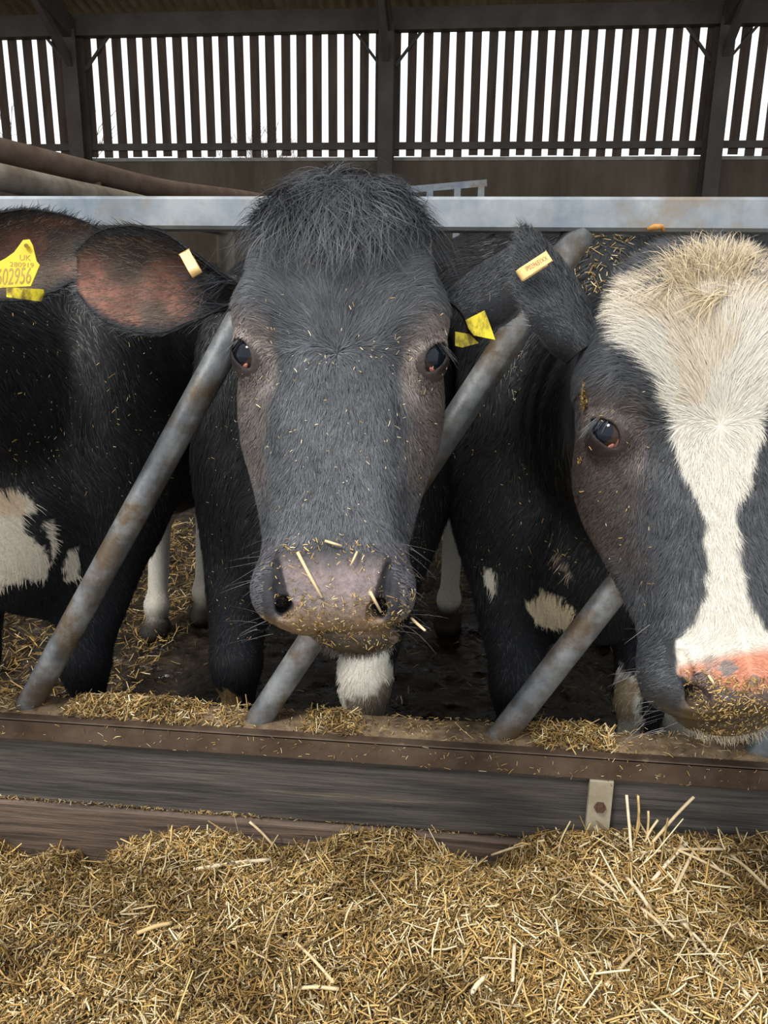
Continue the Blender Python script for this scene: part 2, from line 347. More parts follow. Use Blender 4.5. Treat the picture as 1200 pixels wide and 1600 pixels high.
# ---- cow head in its own frame: x across the face, y back into the skull, z up to the poll, origin between the eyes
HR = [(.215, [(0, .030), (.022, .032), (.042, .048), (.050, .085), (.044, .12), (.022, .14), (0, .145)]),
      (.180, [(0, .010), (.038, .013), (.064, .032), (.076, .075), (.070, .12), (.04, .155), (0, .165)]),
      (.140, [(0, .003), (.050, .006), (.084, .024), (.099, .065), (.094, .12), (.055, .17), (0, .185)]),
      (.100, [(0, .000), (.060, .000), (.100, .018), (.120, .060), (.112, .12), (.070, .18), (0, .20)]),
      (.050, [(0, .001), (.066, .000), (.104, .014), (.126, .055), (.118, .12), (.080, .20), (0, .22)]),
      (.000, [(0, .006), (.060, .004), (.090, .020), (.119, .055), (.122, .12), (.085, .20), (0, .235)]),
      (-.050, [(0, .008), (.052, .007), (.078, .024), (.113, .060), (.128, .12), (.092, .20), (0, .235)]),
      (-.100, [(0, .006), (.048, .006), (.070, .020), (.104, .060), (.122, .11), (.088, .18), (0, .210)]),
      (-.150, [(0, .001), (.047, .002), (.068, .016), (.091, .048), (.106, .09), (.076, .14), (0, .165)]),
      (-.200, [(0, -.008), (.048, -.006), (.069, .008), (.084, .038), (.091, .072), (.062, .115), (0, .130)]),
      (-.235, [(0, -.015), (.050, -.013), (.074, .002), (.085, .032), (.081, .064), (.055, .10), (0, .113)]),
      (-.270, [(0, -.024), (.053, -.021), (.082, -.004), (.092, .030), (.083, .062), (.052, .095), (0, .105)]),
      (-.300, [(0, -.026), (.052, -.022), (.080, -.004), (.090, .030), (.080, .062), (.048, .090), (0, .100)]),
      (-.330, [(0, -.018), (.045, -.014), (.066, .004), (.074, .032), (.068, .060), (.042, .085), (0, .092)]),
      (-.360, [(0, -.004), (.034, .000), (.050, .012), (.056, .034), (.050, .056), (.032, .076), (0, .084)])]
def _cr(P, n):
    P = [np.array(p, float) for p in P]; P = [P[1]*V3(-1, 1)[:2]] + P + [P[-2]*V3(-1, 1)[:2]]; o = []
    for i in range(1, len(P)-2):
        for t in np.linspace(0, 1, n, endpoint=False):
            a, b, c, d = P[i-1:i+3]; o.append(.5*((2*b)+(c-a)*t+(2*a-5*b+4*c-d)*t*t+(3*b-a-3*c+d)*t**3))
    o.append(P[-2]); return np.array(o)
NPH = 64; ZG = np.linspace(-.40, .24, 129); YC = np.array([(r[1][0][1]+r[1][-1][1])/2 for r in HR[::-1]]); ZK = np.array([r[0] for r in HR[::-1]])
_T = []
for z, pr in HR[::-1]:
    c = _cr(pr, 12); yc = (pr[0][1]+pr[-1][1])/2
    ph = np.arctan2(c[:, 0], -(c[:, 1]-yc)); rr = np.hypot(c[:, 0], c[:, 1]-yc); o_ = np.argsort(ph)
    _T.append(np.interp(np.linspace(0, pi, NPH), ph[o_], rr[o_]))
_T = np.array(_T)
def _smooth_interp(zq, zk, vals):                       # monotone-ish cubic (Catmull-Rom, non-uniform) per column
    m = np.gradient(vals, zk, axis=0); i = np.clip(np.searchsorted(zk, zq)-1, 0, len(zk)-2); h = zk[i+1]-zk[i]; t = np.clip((zq-zk[i])/h, 0, 1)
    if vals.ndim > 1: h = h[:, None]; t = t[:, None]
    return (2*t**3-3*t**2+1)*vals[i]+(t**3-2*t**2+t)*h*m[i]+(-2*t**3+3*t**2)*vals[i+1]+(t**3-t**2)*h*m[i+1]
TAB = _smooth_interp(ZG, ZK, _T); YCG = _smooth_interp(ZG, ZK, YC)
EYE = V3(.103, .047, .0); EYE_R = .0225
# opening axis of the eyelids in the x-z plane of the left (image-left) eye: runs from outer-top to inner-bottom
def head_sdf(P, jaw=0.):
    """P: (...,3) head-local metres"""
    P = np.asarray(P, np.float32); x = np.abs(P[..., 0]); y = P[..., 1]; z = P[..., 2]
    zi = np.clip((z+.40)/.64*128, 0, 127.999); i = zi.astype(int); f = zi-i
    yc = YCG[i]*(1-f)+YCG[i+1]*f; dy = y-yc
    ph = np.arctan2(x, -dy)/pi*(NPH-1); ph = np.clip(ph, 0, NPH-1.001); j = ph.astype(int); g = ph-j
    Rr = (TAB[i, j]*(1-f)+TAB[i+1, j]*f)*(1-g)+(TAB[i, j+1]*(1-f)+TAB[i+1, j+1]*f)*g
    d = (np.hypot(x, dy)-Rr)*.92
    d = smax(d, z-.222, .05); d = smax(d, -(z+.332+.25*np.maximum(0, y-.02)), .035)
    def gs(cx, cy, cz, sx, sy, sz): return np.exp(-((x-cx)/sx)**2-((y-cy)/sy)**2-((z-cz)/sz)**2)
    d -= .007*gs(.100, .030, .050, .035, .04, .026)       # brow ridge
    d += .018*gs(.073, .008, -.016, .019, .03, .030)      # hollow at the inner corner
    d += .007*gs(.108, .07, .105, .03, .05, .03)          # temple
    d -= .005*gs(.105, .085, -.075, .02, .03, .05)        # facial crest
    d -= .004*gs(.0, .0, .05, .03, .03, .05)
    d += .006*gs(.084, .03, -.190, .018, .03, .03)
    d -= .006*gs(.082, .01, -.280, .018, .025, .022)      # nostril wing
    d -= .004*gs(.0, -.02, -.290, .03, .03, .03)
    ue = x-np.interp(z, [-.312, -.28, -.24], [.037, .0485, .0585])
    d += .0125*sstep(-.001, .004, ue)*np.exp(-np.maximum(ue-.004, 0)/.012)*sstep(-.236, -.272, z)*sstep(-.314, -.302, z)*sstep(.04, .0, y)
    e = np.sqrt((x-EYE[0])**2+(y-EYE[1])**2+(z-EYE[2])**2)
    d = smin(d, e-.0258, .020)                             # lids over the eyeball
    ca, sa = cos(radians(-62)), sin(radians(-62))          # lid slit runs outer-top to inner-bottom
    lx = (EYE[0]+.010-x)*ca + (z-.0)*sa; lz = -(EYE[0]+.010-x)*sa + (z-.0)*ca
    slit = smax(np.hypot(lx, (lz-.0175))-.0275, np.hypot(lx, lz+.0175)-.0275, .002)
    slit = np.maximum(slit, y-.052)
    d = smax(d, -np.maximum(slit, e-.036), .003)
    # nostrils: comma shaped pockets
    q = np.stack([x, y, z], -1)
    A = V3(.0630, -.010, -.250); B = V3(.0570, -.014, -.276); C_ = V3(.0490, -.016, -.298); D_ = V3(.060, .016, -.294)
    nost = smin(cone(q, A, B, .0035, .0075), smin(cone(q, B, C_, .0075, .0105), cone(q, C_, D_, .0105, .010), .004), .004)
    d = smax(d, -nost, .005)
    # mouth line
    xs_ = np.asarray(P)[..., 0]; mz = -.328 + .42*np.maximum(np.abs(xs_-jaw*.4)-.045, 0)
    groove = np.maximum(.012*sstep(-.01, -.035, xs_) + np.hypot((z-mz)*1.0, np.maximum(-d-.0, 0)*.35)-.0032, y-.06)
    d = smax(d, -groove, .004)
    # lower lip and chin
    q = np.stack([x, y, z], -1)
    qj = np.stack([np.asarray(P)[..., 0], y, z], -1)
    d = smin(d, ell(qj, (jaw, .044, -.337), (.050, .038, .022)), .008)
    return d

class Cow: pass
def grid(lo, hi, h):
    ax = [np.arange(a, b+h, h, dtype=np.float32) for a, b in zip(lo, hi)]
    return np.stack(np.meshgrid(*ax, indexing='ij'), -1)
def rotm(yaw, pitch, roll):
    """head axes (columns x,y,z) built on the camera-facing frame"""
    Rz = np.array(Matrix.Rotation(radians(yaw), 3, 'Z')); Rx = np.array(Matrix.Rotation(radians(pitch), 3, 'X')); Ry = np.array(Matrix.Rotation(radians(roll), 3, 'Y'))
    return np.stack([CR, CF, CU], 1) @ Ry @ Rz @ Rx

def body_prims(c):
    """list of (fn(P local), blend) in the body's frame: origin on the ground between the front feet, y to the tail"""
    g = c.opt; H = g.get('h', 1.0); L = []
    def E(ctr, r, k=.08): L.append((lambda P: ell(P, ctr, r), k))
    def K(a, b, ra, rb, k=.05, sx=1.): L.append((lambda P: cone(P, a, b, ra, rb, sx), k))
    E((0, .38, 1.02), (.30, .42, .42)); E((0, 1.0, 1.0), (.37, .65, .44), .12); E((0, 1.60, 1.14), (.27, .33, .32), .1)
    E((0, .32, 1.34), (.20, .42, .16), .1)
    for s in (-1, 1):
        E((s*.19, .14, 1.02), (.11, .22, .34), .07); E((s*.24, 1.62, 1.20), (.08, .12, .12), .1)
        f = g['front'][0 if s < 0 else 1]; fx, fy = f
        K((s*.19, .12, .90), (fx, fy, .46), .125, .060, .07); E((fx, fy-.005, .43), (.060, .060, .075), .03)
        K((fx, fy, .42), (fx, fy+.02, .13), .044, .036, .03); E((fx, fy, .12), (.047, .05, .05), .03)
        E((fx, fy-.03, .035), (.060, .075, .05), .03)
        hx, hy = g['hind'][0 if s < 0 else 1]
        K((s*.22, 1.62, 1.05), (s*.20, 1.40, .74), .19, .12, .1); K((s*.20, 1.40, .74), (hx, hy+.10, .50), .11, .060, .06)
        E((hx, hy+.10, .49), (.05, .065, .06), .04); K((hx, hy+.09, .47), (hx, hy, .14), .045, .038, .03)
        E((hx, hy-.01, .12), (.05, .055, .055), .03); E((hx, hy-.04, .035), (.060, .085, .05), .03)
    E((0, -.02, .80), (.15, .22, .22), .1); E((0, .02, .70), (.10, .14, .13), .08)
    if g.get('udder', True): E((0, 1.35, .62), (.17, .2, .16), .06)
    nb = np.array(g.get('neck', (0, .15, 1.10))); hb = c.neck_l
    mid = (nb+hb)/2 + V3(0, 0, g.get('sag', -.02))
    K(nb, mid, .25, .185, .10, .72); K(mid, hb, .185, .135, .06, .8)
    K(nb+V3(0, -.05, -.2), mid+V3(0, 0, -.16), .10, .04, .09, .6)
    K(mid+V3(0, 0, -.16), hb+V3(0, .03, -.13), .04, .03, .06, .6)
    for e in g.get('extra', []): E(*e)
    return L
def cow_fn(c, Pw, fine):
    """signed distance in world metres"""
    Pb = (Pw-c.org) @ c.Rb
    d = None
    for f, k in c.prims:
        v = f(Pb); d = v if d is None else smin(d, v, k)
    Ph = (Pw-c.ho) @ c.Rh/c.hs
    hm = float(min(c.hs))
    box = np.maximum(np.abs(Ph-np.array((0, .11, -.08)))-np.array((.17, .19, .32)), 0); far = np.sqrt((box**2).sum(-1))
    hd = head_sdf(Ph, c.opt.get('jaw', 0.))*hm
    hd = np.where(far > .02, far*hm+.03, hd)
    # the neck must not swell out in front of the face
    d = np.maximum(d, .03-(Ph[..., 1]-.06))
    return smin(d, hd, .035)
def make_cow(name, label, ho, Rh, hs, org, yaw, opt, hh=.0026, bh=.013, box=None):
    c = Cow(); c.opt = opt; c.ho = np.array(ho); c.Rh = Rh; c.hs = hs = np.array(hs, float) if hasattr(hs, '__len__') else V3(hs, hs, hs); c.org = np.array(org)
    a = radians(yaw); c.Rb = np.array([[cos(a), -sin(a), 0], [sin(a), cos(a), 0], [0, 0, 1]])
    c.neck_l = (c.ho + c.Rh @ (V3(0, .175, .03)*hs) - c.org) @ c.Rb
    c.prims = body_prims(c)
    lo = V3(-.55, min(-.30, c.neck_l[1]-.45), -.02); hi = V3(.55, 2.1, 1.75)
    lo[0] = min(lo[0], c.neck_l[0]-.3); hi[0] = max(hi[0], c.neck_l[0]+.3)
    G = grid(lo, hi, bh); Pw = (G @ c.Rb.T + c.org).astype(np.float32)
    Fv = np.concatenate([cow_fn(c, Pw[i:i+12], False) for i in range(0, len(Pw), 12)])
    V, Q = surf_net(Fv, lo, bh); V = V @ c.Rb.T + c.org
    hb_lo = V3(-.165, -.06, -.385); hb_hi = V3(.165, .24, .235)
    if hh:
        Ph = (V-c.ho) @ c.Rh/hs; ins = ((Ph > hb_lo+.012) & (Ph < hb_hi-.012)).all(1)
        Q = Q[~ins[Q].all(1)]
        Gh = grid(hb_lo, hb_hi, hh); shp = Gh.shape[:3]
        Fh = np.concatenate([cow_fn(c, (Gh[i:i+10]*hs @ c.Rh.T + c.ho).astype(np.float32), True) for i in range(0, len(Gh), 10)])
        Vh, Qh = surf_net(Fh, hb_lo, hh); Vh = Vh*hs @ c.Rh.T + c.ho
        used = np.unique(Q); mp = -np.ones(len(V), int); mp[used] = np.arange(len(used)); V = V[used]; Q = mp[Q]
        Qh_ = Qh+len(V); V = np.vstack([V, Vh]); Q = np.vstack([Q, Qh_])
    c.V = V; c.Q = Q; c.root = empty(name, tuple(c.org)); c.label = label
    return c

# ---- ears: cupped leaf shells
def ear_shell(base, tip, side, opn, width, cup=1.0, curl=0., bend=(0, 0, 0), ns=44, ntt=34, th=.0045, prof=None, asym=0.):
    """base->tip axis; side: direction of +t edge; opn: direction the opening faces. returns V,Q, inner mask, s,t"""
    base = np.array(base); tip = np.array(tip); ax = tip-base; Lg = np.linalg.norm(ax); a = ax/Lg
    opn = np.array(opn, float); opn -= a*(opn @ a); opn /= np.linalg.norm(opn); sd = np.cross(opn, a); 
    if sd @ np.array(side) < 0: sd = -sd
    S = np.linspace(0, 1, ns); T = np.linspace(-1, 1, ntt)
    prof = prof or [(0, .42), (.12, .50), (.3, .82), (.5, 1.0), (.7, .92), (.85, .66), (.95, .34), (1, .08)]
    wS = np.interp(S, *zip(*prof)); kk = np.ones(5)/5; wS = np.convolve(np.pad(wS, 2, mode='edge'), kk, 'valid')*width
    half = np.interp(S, [0, .15, .4, .8, 1], [2.6, 1.9, 1.15, .8, .5])*cup
    out = []; nr = []
    for s, w_, h_ in zip(S, wS, half):
        rho = w_/(2*sin(min(h_, pi/2))) if h_ > .05 else 1e3
        for t in T:
            th_ = t*h_ + curl*s*.5*t*abs(t); 
            c0 = base + a*Lg*s + np.array(bend)*(s*s) + sd*(w_*asym*sin(pi*s))
            out.append(c0 + sd*rho*sin(th_) + opn*rho*(1-cos(th_)) - opn*rho*.0)
            nr.append(opn*cos(th_) - sd*sin(th_))
    out = np.array(out); nr = np.array(nr); I = np.arange(ns*ntt).reshape(ns, ntt)
    q = np.stack([I[:-1, :-1], I[1:, :-1], I[1:, 1:], I[:-1, 1:]], -1).reshape(-1, 4)
    th_arr = th*(1-.5*np.repeat(S, ntt))
    Vi = out + nr*th_arr[:, None]*.5; Vo = out - nr*th_arr[:, None]*.5; n = len(out)
    edge = np.concatenate([I[:, 0], I[-1, 1:], I[::-1, -1][1:], ])
    qe = np.array([(a_, b_, b_+n, a_+n) for a_, b_ in zip(edge[:-1], edge[1:])])
    Q = np.vstack([q, q[:, ::-1]+n, qe]); V = np.vstack([Vi, Vo])
    e = dict(V=V, Q=Q, inner=np.r_[np.ones(n, bool), np.zeros(n, bool)], s=np.tile(np.repeat(S, ntt), 2), t=np.tile(np.tile(T, ns), 2), a=a, sd=sd, opn=opn, N=np.vstack([nr, -nr]), I=I, mid=out)
    return e

# ---- fur: ribbons grown from a surface
def vert_normals(V, Q):
    n = np.cross(V[Q[:, 2]]-V[Q[:, 0]], V[Q[:, 3]]-V[Q[:, 1]]); N = np.zeros_like(V)
    for k in range(4): np.add.at(N, Q[:, k], n)
    return nrm(N)
def scatter(V, Q, n, wfun=None):
    p0, p1, p2, p3 = (V[Q[:, k]] for k in range(4)); ar = np.linalg.norm(np.cross(p2-p0, p3-p1), axis=1)/2
    if wfun is not None: ar = ar*wfun((p0+p2)/2)
    f = rng.choice(len(Q), n, p=ar/ar.sum()); u = rng.random((n, 1)); v = rng.random((n, 1))
    P = (p0[f]*(1-u)+p1[f]*u)*(1-v)+(p3[f]*(1-u)+p2[f]*u)*v; return P, f
def hair_mesh(name, roots, dirs, nors, length, width, colr, m, parent, seg=2, lift=.25, curl=.0, droop=0., facing=None):
    """roots,dirs,nors (N,3); dirs tangential. Tapered ribbons lying along the skin"""
    n = len(roots); d = nrm(dirs - nors*(dirs*nors).sum(1, keepdims=True)); L_ = np.broadcast_to(length, n)[:, None]; W_ = np.broadcast_to(width, n)[:, None]
    side = np.cross(d, nors); tilt = rng.normal(0, .35, (n, 1)); side = nrm(side+nors*tilt)
    lf = np.broadcast_to(lift, n)[:, None]*(.6+.8*rng.random((n, 1))); bendv = rng.normal(0, 1, (n, 1))*curl
    Vs = []; 
    for k in range(seg+1):
        u = k/seg; p = roots + d*L_*u*(1-.12*u*lf) + nors*L_*(lf*(u-.55*u*u)) + np.cross(d, nors)*L_*bendv*u*u
        if droop: p = p + V3(0, 0, -1)*L_*droop*u*u
        wd = W_*(1-.85*u)*.5
        Vs += [p-side*wd, p+side*wd]
    V = np.stack(Vs, 1).reshape(-1, 3); m_ = 2*(seg+1); b = (np.arange(n)*m_)[:, None]
    Q = np.stack([np.stack([b[:, 0]+2*k, b[:, 0]+2*k+1, b[:, 0]+2*k+3, b[:, 0]+2*k+2], 1) for k in range(seg)], 1).reshape(-1, 4)
    C = np.repeat(colr, m_, 0)
    return np_mesh(name, V, Q, m, parent, C)

BHV = .013
M_hide = mat('black_hide', .62, .22, 0, attr='Col', scale=220, bump=.25, mulvar=.25)
M_fur = mat('coat_hair', .48, .45, 0, attr='Col')
M_skin = mat('moist_muzzle_skin', .30, .5, 0, attr='Col', scale=150, bump=.45, mulvar=.35)
M_eye = mat('dark_wet_eyeball', .06, .28, 0, attr='Col')
M_pink = mat('pink_inner_eyelid', .2, .5, 0, c1=(.28, .08, .07), c2=(.42, .16, .14), scale=90)
M_ytag = mat('yellow_tag_plastic', .45, .4, 0, c1=(.62, .47, .015), c2=(.74, .58, .03), scale=40, c3=(.30, .22, .03), s3=30, lo3=.55, hi3=.75)
M_ytag2 = mat('dirty_yellow_tag_plastic', .5, .4, 0, c1=(.20, .14, .01), c2=(.85, .70, .03), scale=50, stretch=(1, 1, .4), lo=.42, hi=.55)
M_otag = mat('amber_metal_tag', .4, .5, 0, c1=(.72, .45, .16), c2=(.95, .68, .30), scale=60)
M_ink = mat('tag_ink', .6, .3, 0, c1=(.33, .21, .05), c2=(.45, .30, .08), scale=50)
M_ink2 = mat('tag_engraving', .6, .3, 0, c1=(.30, .14, .04), c2=(.40, .20, .06), scale=50)
BLK = V3(.020, .0215, .024); BRN = V3(.085, .060, .048); WHT = V3(.73, .69, .60); GRY = V3(.05, .052, .06)

# ------------------------------------------------------------ colours of the hides
def in_poly(px, py, poly):
    poly = np.array(poly, float); c = np.zeros(px.shape, bool); j = len(poly)-1
    for i in range(len(poly)):
        xi, yi = poly[i]; xj, yj = poly[j]
        c ^= ((yi > py) != (yj > py)) & (px < (xj-xi)*(py-yi)/((yj-yi)+1e-12)+xi); j = i
    return c
def blend(C, col_, w_): return C*(1-w_[:, None]) + np.array(col_)[None]*w_[:, None]
def head_cols(c, Ph, kind):
    """hide colour on the head, from head-local position"""
    x, y, z = Ph.T; ax = np.abs(x); n = vnoise(Ph, 28, 3); n2 = vnoise(Ph, 90, 4)
    C = np.tile(BLK, (len(Ph), 1))*(.85+.4*n[:, None])
    e = np.sqrt((ax-EYE[0])**2+((y-EYE[1])*.8)**2+((z-EYE[2])*.75)**2)
    C = blend(C, (.072, .059, .052) if kind == 'B' else (.058, .046, .040), .9*sstep(.060, .026, e+.014*(n-.5))*sstep(-.02, .005, ax-.076))
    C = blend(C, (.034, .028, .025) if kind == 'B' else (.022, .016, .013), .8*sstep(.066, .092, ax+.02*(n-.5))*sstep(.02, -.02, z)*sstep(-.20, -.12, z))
    C = blend(C, (.016, .012, .012), sstep(.0275, .0262, np.sqrt((ax-EYE[0])**2+(y-EYE[1])**2+(z-EYE[2])**2)))
    if kind == 'B':
        C = blend(C, (.024, .023, .026), sstep(-.205, -.235, z)*sstep(.09, .06, y))
    pad = sstep(.004, -.002, ax + .003*(n2-.5) - np.interp(z+.004*(n-.5), [-.345, -.325, -.312, -.300, -.28, -.24, -.232, -.224], [.050, .060, .058, .041, .0485, .0585, .056, -.05]))*sstep(.012, .0, y)
    if kind == 'B':
        C = blend(C, (.17, .13, .125), pad*(.55+.45*n2)*sstep(-.228, -.265, z))
        C = blend(C, (.150, .095, .036), sstep(-.275, -.318, z+.02*(n-.5))*sstep(.05, .02, y)*np.clip(pad+sstep(-.305, -.318, z), 0, 1)*.8*(.5+.5*n2))
        C = blend(C, (.030, .026, .026), sstep(.0, -.1, z)*sstep(.07, .12, y)*.5)
    C = blend(C, (.030, .022, .016) if kind == 'B' else (.06, .045, .03), sstep(-.330, -.337, z)*.9)
    return C, pad
def blaze(Pw):
    """white blaze of the right-hand cow: outline drawn in the plane of its face"""
    px, py = proj(Pw); n = (vnoise(Pw, 70, 8)-.5)*16
    ys = [412, 432, 448, 470, 500, 560, 600, 650, 690, 720, 760, 800, 850, 900, 940, 980, 1000, 1020, 1050, 1075, 1100]
    lf = [1140, 1075, 992, 972, 985, 1015, 1036, 1050, 1053, 1062, 1082, 1098, 1102, 1105, 1098, 1078, 1062, 1060, 1066, 1080, 1100]
    rt = [1150, 1170, 1265, 1275, 1262, 1235, 1212, 1192, 1185, 1178, 1165, 1150, 1152, 1160, 1175, 1192, 1230, 1262, 1268, 1262, 1250]
    l = np.interp(py, ys, lf); r = np.interp(py, ys, rt)
    return sstep(-5, 5, px+n-l)*sstep(-5, 5, r-px+n)*(py > 385)*(py < 1100), px, py
def colours(c, V, hair=False):
    Ph = (V-c.ho) @ c.Rh/c.hs; Pb = (V-c.org) @ c.Rb
    hw = sstep(.06, .0, np.maximum(np.abs(Ph-np.array((0, .11, -.08)))-np.array((.17, .16, .31)), 0).max(1))
    hc, pad = head_cols(c, Ph, c.kind)
    hc = hc*((3.6 if c.kind == 'B' else 2.1) if hair else 1.4); n = vnoise(V, 12, 6)  # sky sheen painted into the head hair colour; body coat stays near black
    if c.kind in 'AD': hc = hc*0+BLK
    bc = np.tile(BLK*.65, (len(V), 1))*(.8+.4*n[:, None])
    px, py = proj(V); jit = (vnoise(V, 45, 11)-.5)*14
    def poly(pts, cc, w_=1., ymax=2.4): 
        nonlocal bc
        m = in_poly(px+jit, py+jit*.7, pts) & (V[:, 1] < ymax); bc = blend(bc, cc, m*w_*1.)
    W = np.array((.72, .66, .54)); xb, yb, zb = Pb.T
    if c.kind == 'A':
        poly([(-90, 765), (30, 765), (60, 790), (50, 802), (38, 812), (40, 832), (62, 850), (65, 862), (82, 880), (76, 900), (20, 918), (-90, 930)], W)
        poly([(-10, 768), (28, 768), (44, 790), (20, 812), (-10, 800)], (.62, .42, .24), .6)
        poly([(70, 815), (84, 820), (88, 860), (80, 880), (78, 850), (72, 838)], W)
        poly([(108, 860), (124, 862), (120, 890), (123, 902), (95, 906), (100, 880)], W)
        bc = blend(bc, (.62, .58, .50), sstep(.76, .70, zb)*(yb > .8)*sstep(.06, .10, zb))
        bc = blend(bc, (.50, .38, .22), (sstep(.07, .03, np.abs(zb-.74))*(yb > .9)*(n > .4))*.7)
    if c.kind == 'B':
        poly([(525, 1008), (600, 1000), (612, 1040), (612, 1150), (525, 1150)], (.74, .70, .60))
        poly([(540, 1095), (570, 1092), (612, 1055), (616, 1150), (540, 1150)], (.16, .11, .065), .85)
        poly([(336, 1080), (352, 1075), (376, 1090), (372, 1114), (340, 1116)], (.35, .23, .10), .8)
        bc = blend(bc, (.60, .56, .46), sstep(.62, .50, zb)*(yb > .8)*sstep(.08, .12, zb))
    if c.kind == 'C':
        poly([(752, 885), (770, 888), (776, 928), (764, 926), (757, 905)], W)
        poly([(822, 945), (845, 922), (870, 935), (900, 948), (880, 985), (845, 980)], (.74, .62, .42))
        poly([(866, 870), (876, 872), (894, 900), (888, 912), (880, 890)], (.5, .4, .3), .7)
        poly([(966, 1028), (974, 1055), (1000, 1050), (1000, 1170), (925, 1170), (935, 1125), (962, 1082)], (.66, .62, .52))
        poly([(972, 1062), (1000, 1062), (985, 1128), (940, 1128), (958, 1090)], (.26, .17, .08), .8)
        bc = blend(bc, (.45, .43, .38), sstep(.42, .30, zb)*(yb > .8)*sstep(.08, .12, zb))
    if c.kind == 'D':
        bc = blend(bc, (.66, .62, .52), sstep(.50, .46, zb)*sstep(.06, .1, zb))
    bc = blend(bc, (.03, .022, .015), sstep(.14, .07, zb)*.8)
    C = blend(bc, (0, 0, 0), hw)+hc*hw[:, None]
    if c.kind == 'C':
        bz, px, py = blaze(V); bz = bz*hw
        cream = vnoise(V, 22, 9)
        white = WHT*(.92+.12*n[:, None]); white = blend(white, (.62, .46, .27), np.clip(.75*sstep(560, 420, py)+.5*(cream > .62)*(py < 640), 0, 1)*.7)
        C = C*(1-bz[:, None])+white*bz[:, None]
        low = sstep(990, 1030, py-.0*px)*bz
        C = blend(C, (.62, .25, .15), low*sstep(1020, 1045, py+.25*(px-1100)))
        for cx, cy, r, a in ((1140, 1043, 13, .9), (1178, 1062, 7, .9), (1112, 1035, 12, .55), (1105, 1052, 10, .5)):
            C = blend(C, (.20, .19, .18), sstep(r+3, r-1, np.hypot(px-cx, py-cy)+6*(vnoise(V, 150, 2)-.5))*hw*a)
        lowskin = hw*sstep(-6, 6, py-np.interp(px, [1040, 1062, 1085, 1110, 1150, 1180, 1200, 1260], [1200, 1100, 1048, 1055, 1075, 1082, 1080, 1082])-12*(vnoise(V, 60, 5)-.5))*sstep(1058, 1072, px)
        C = blend(C, (.13, .10, .095), lowskin*(Ph[:, 1] < .03)); C = blend(C, (.065, .042, .016), lowskin*sstep(1085, 1110, py)*.9*(Ph[:, 1] < .03))
    return C, Ph, Pb, hw, pad

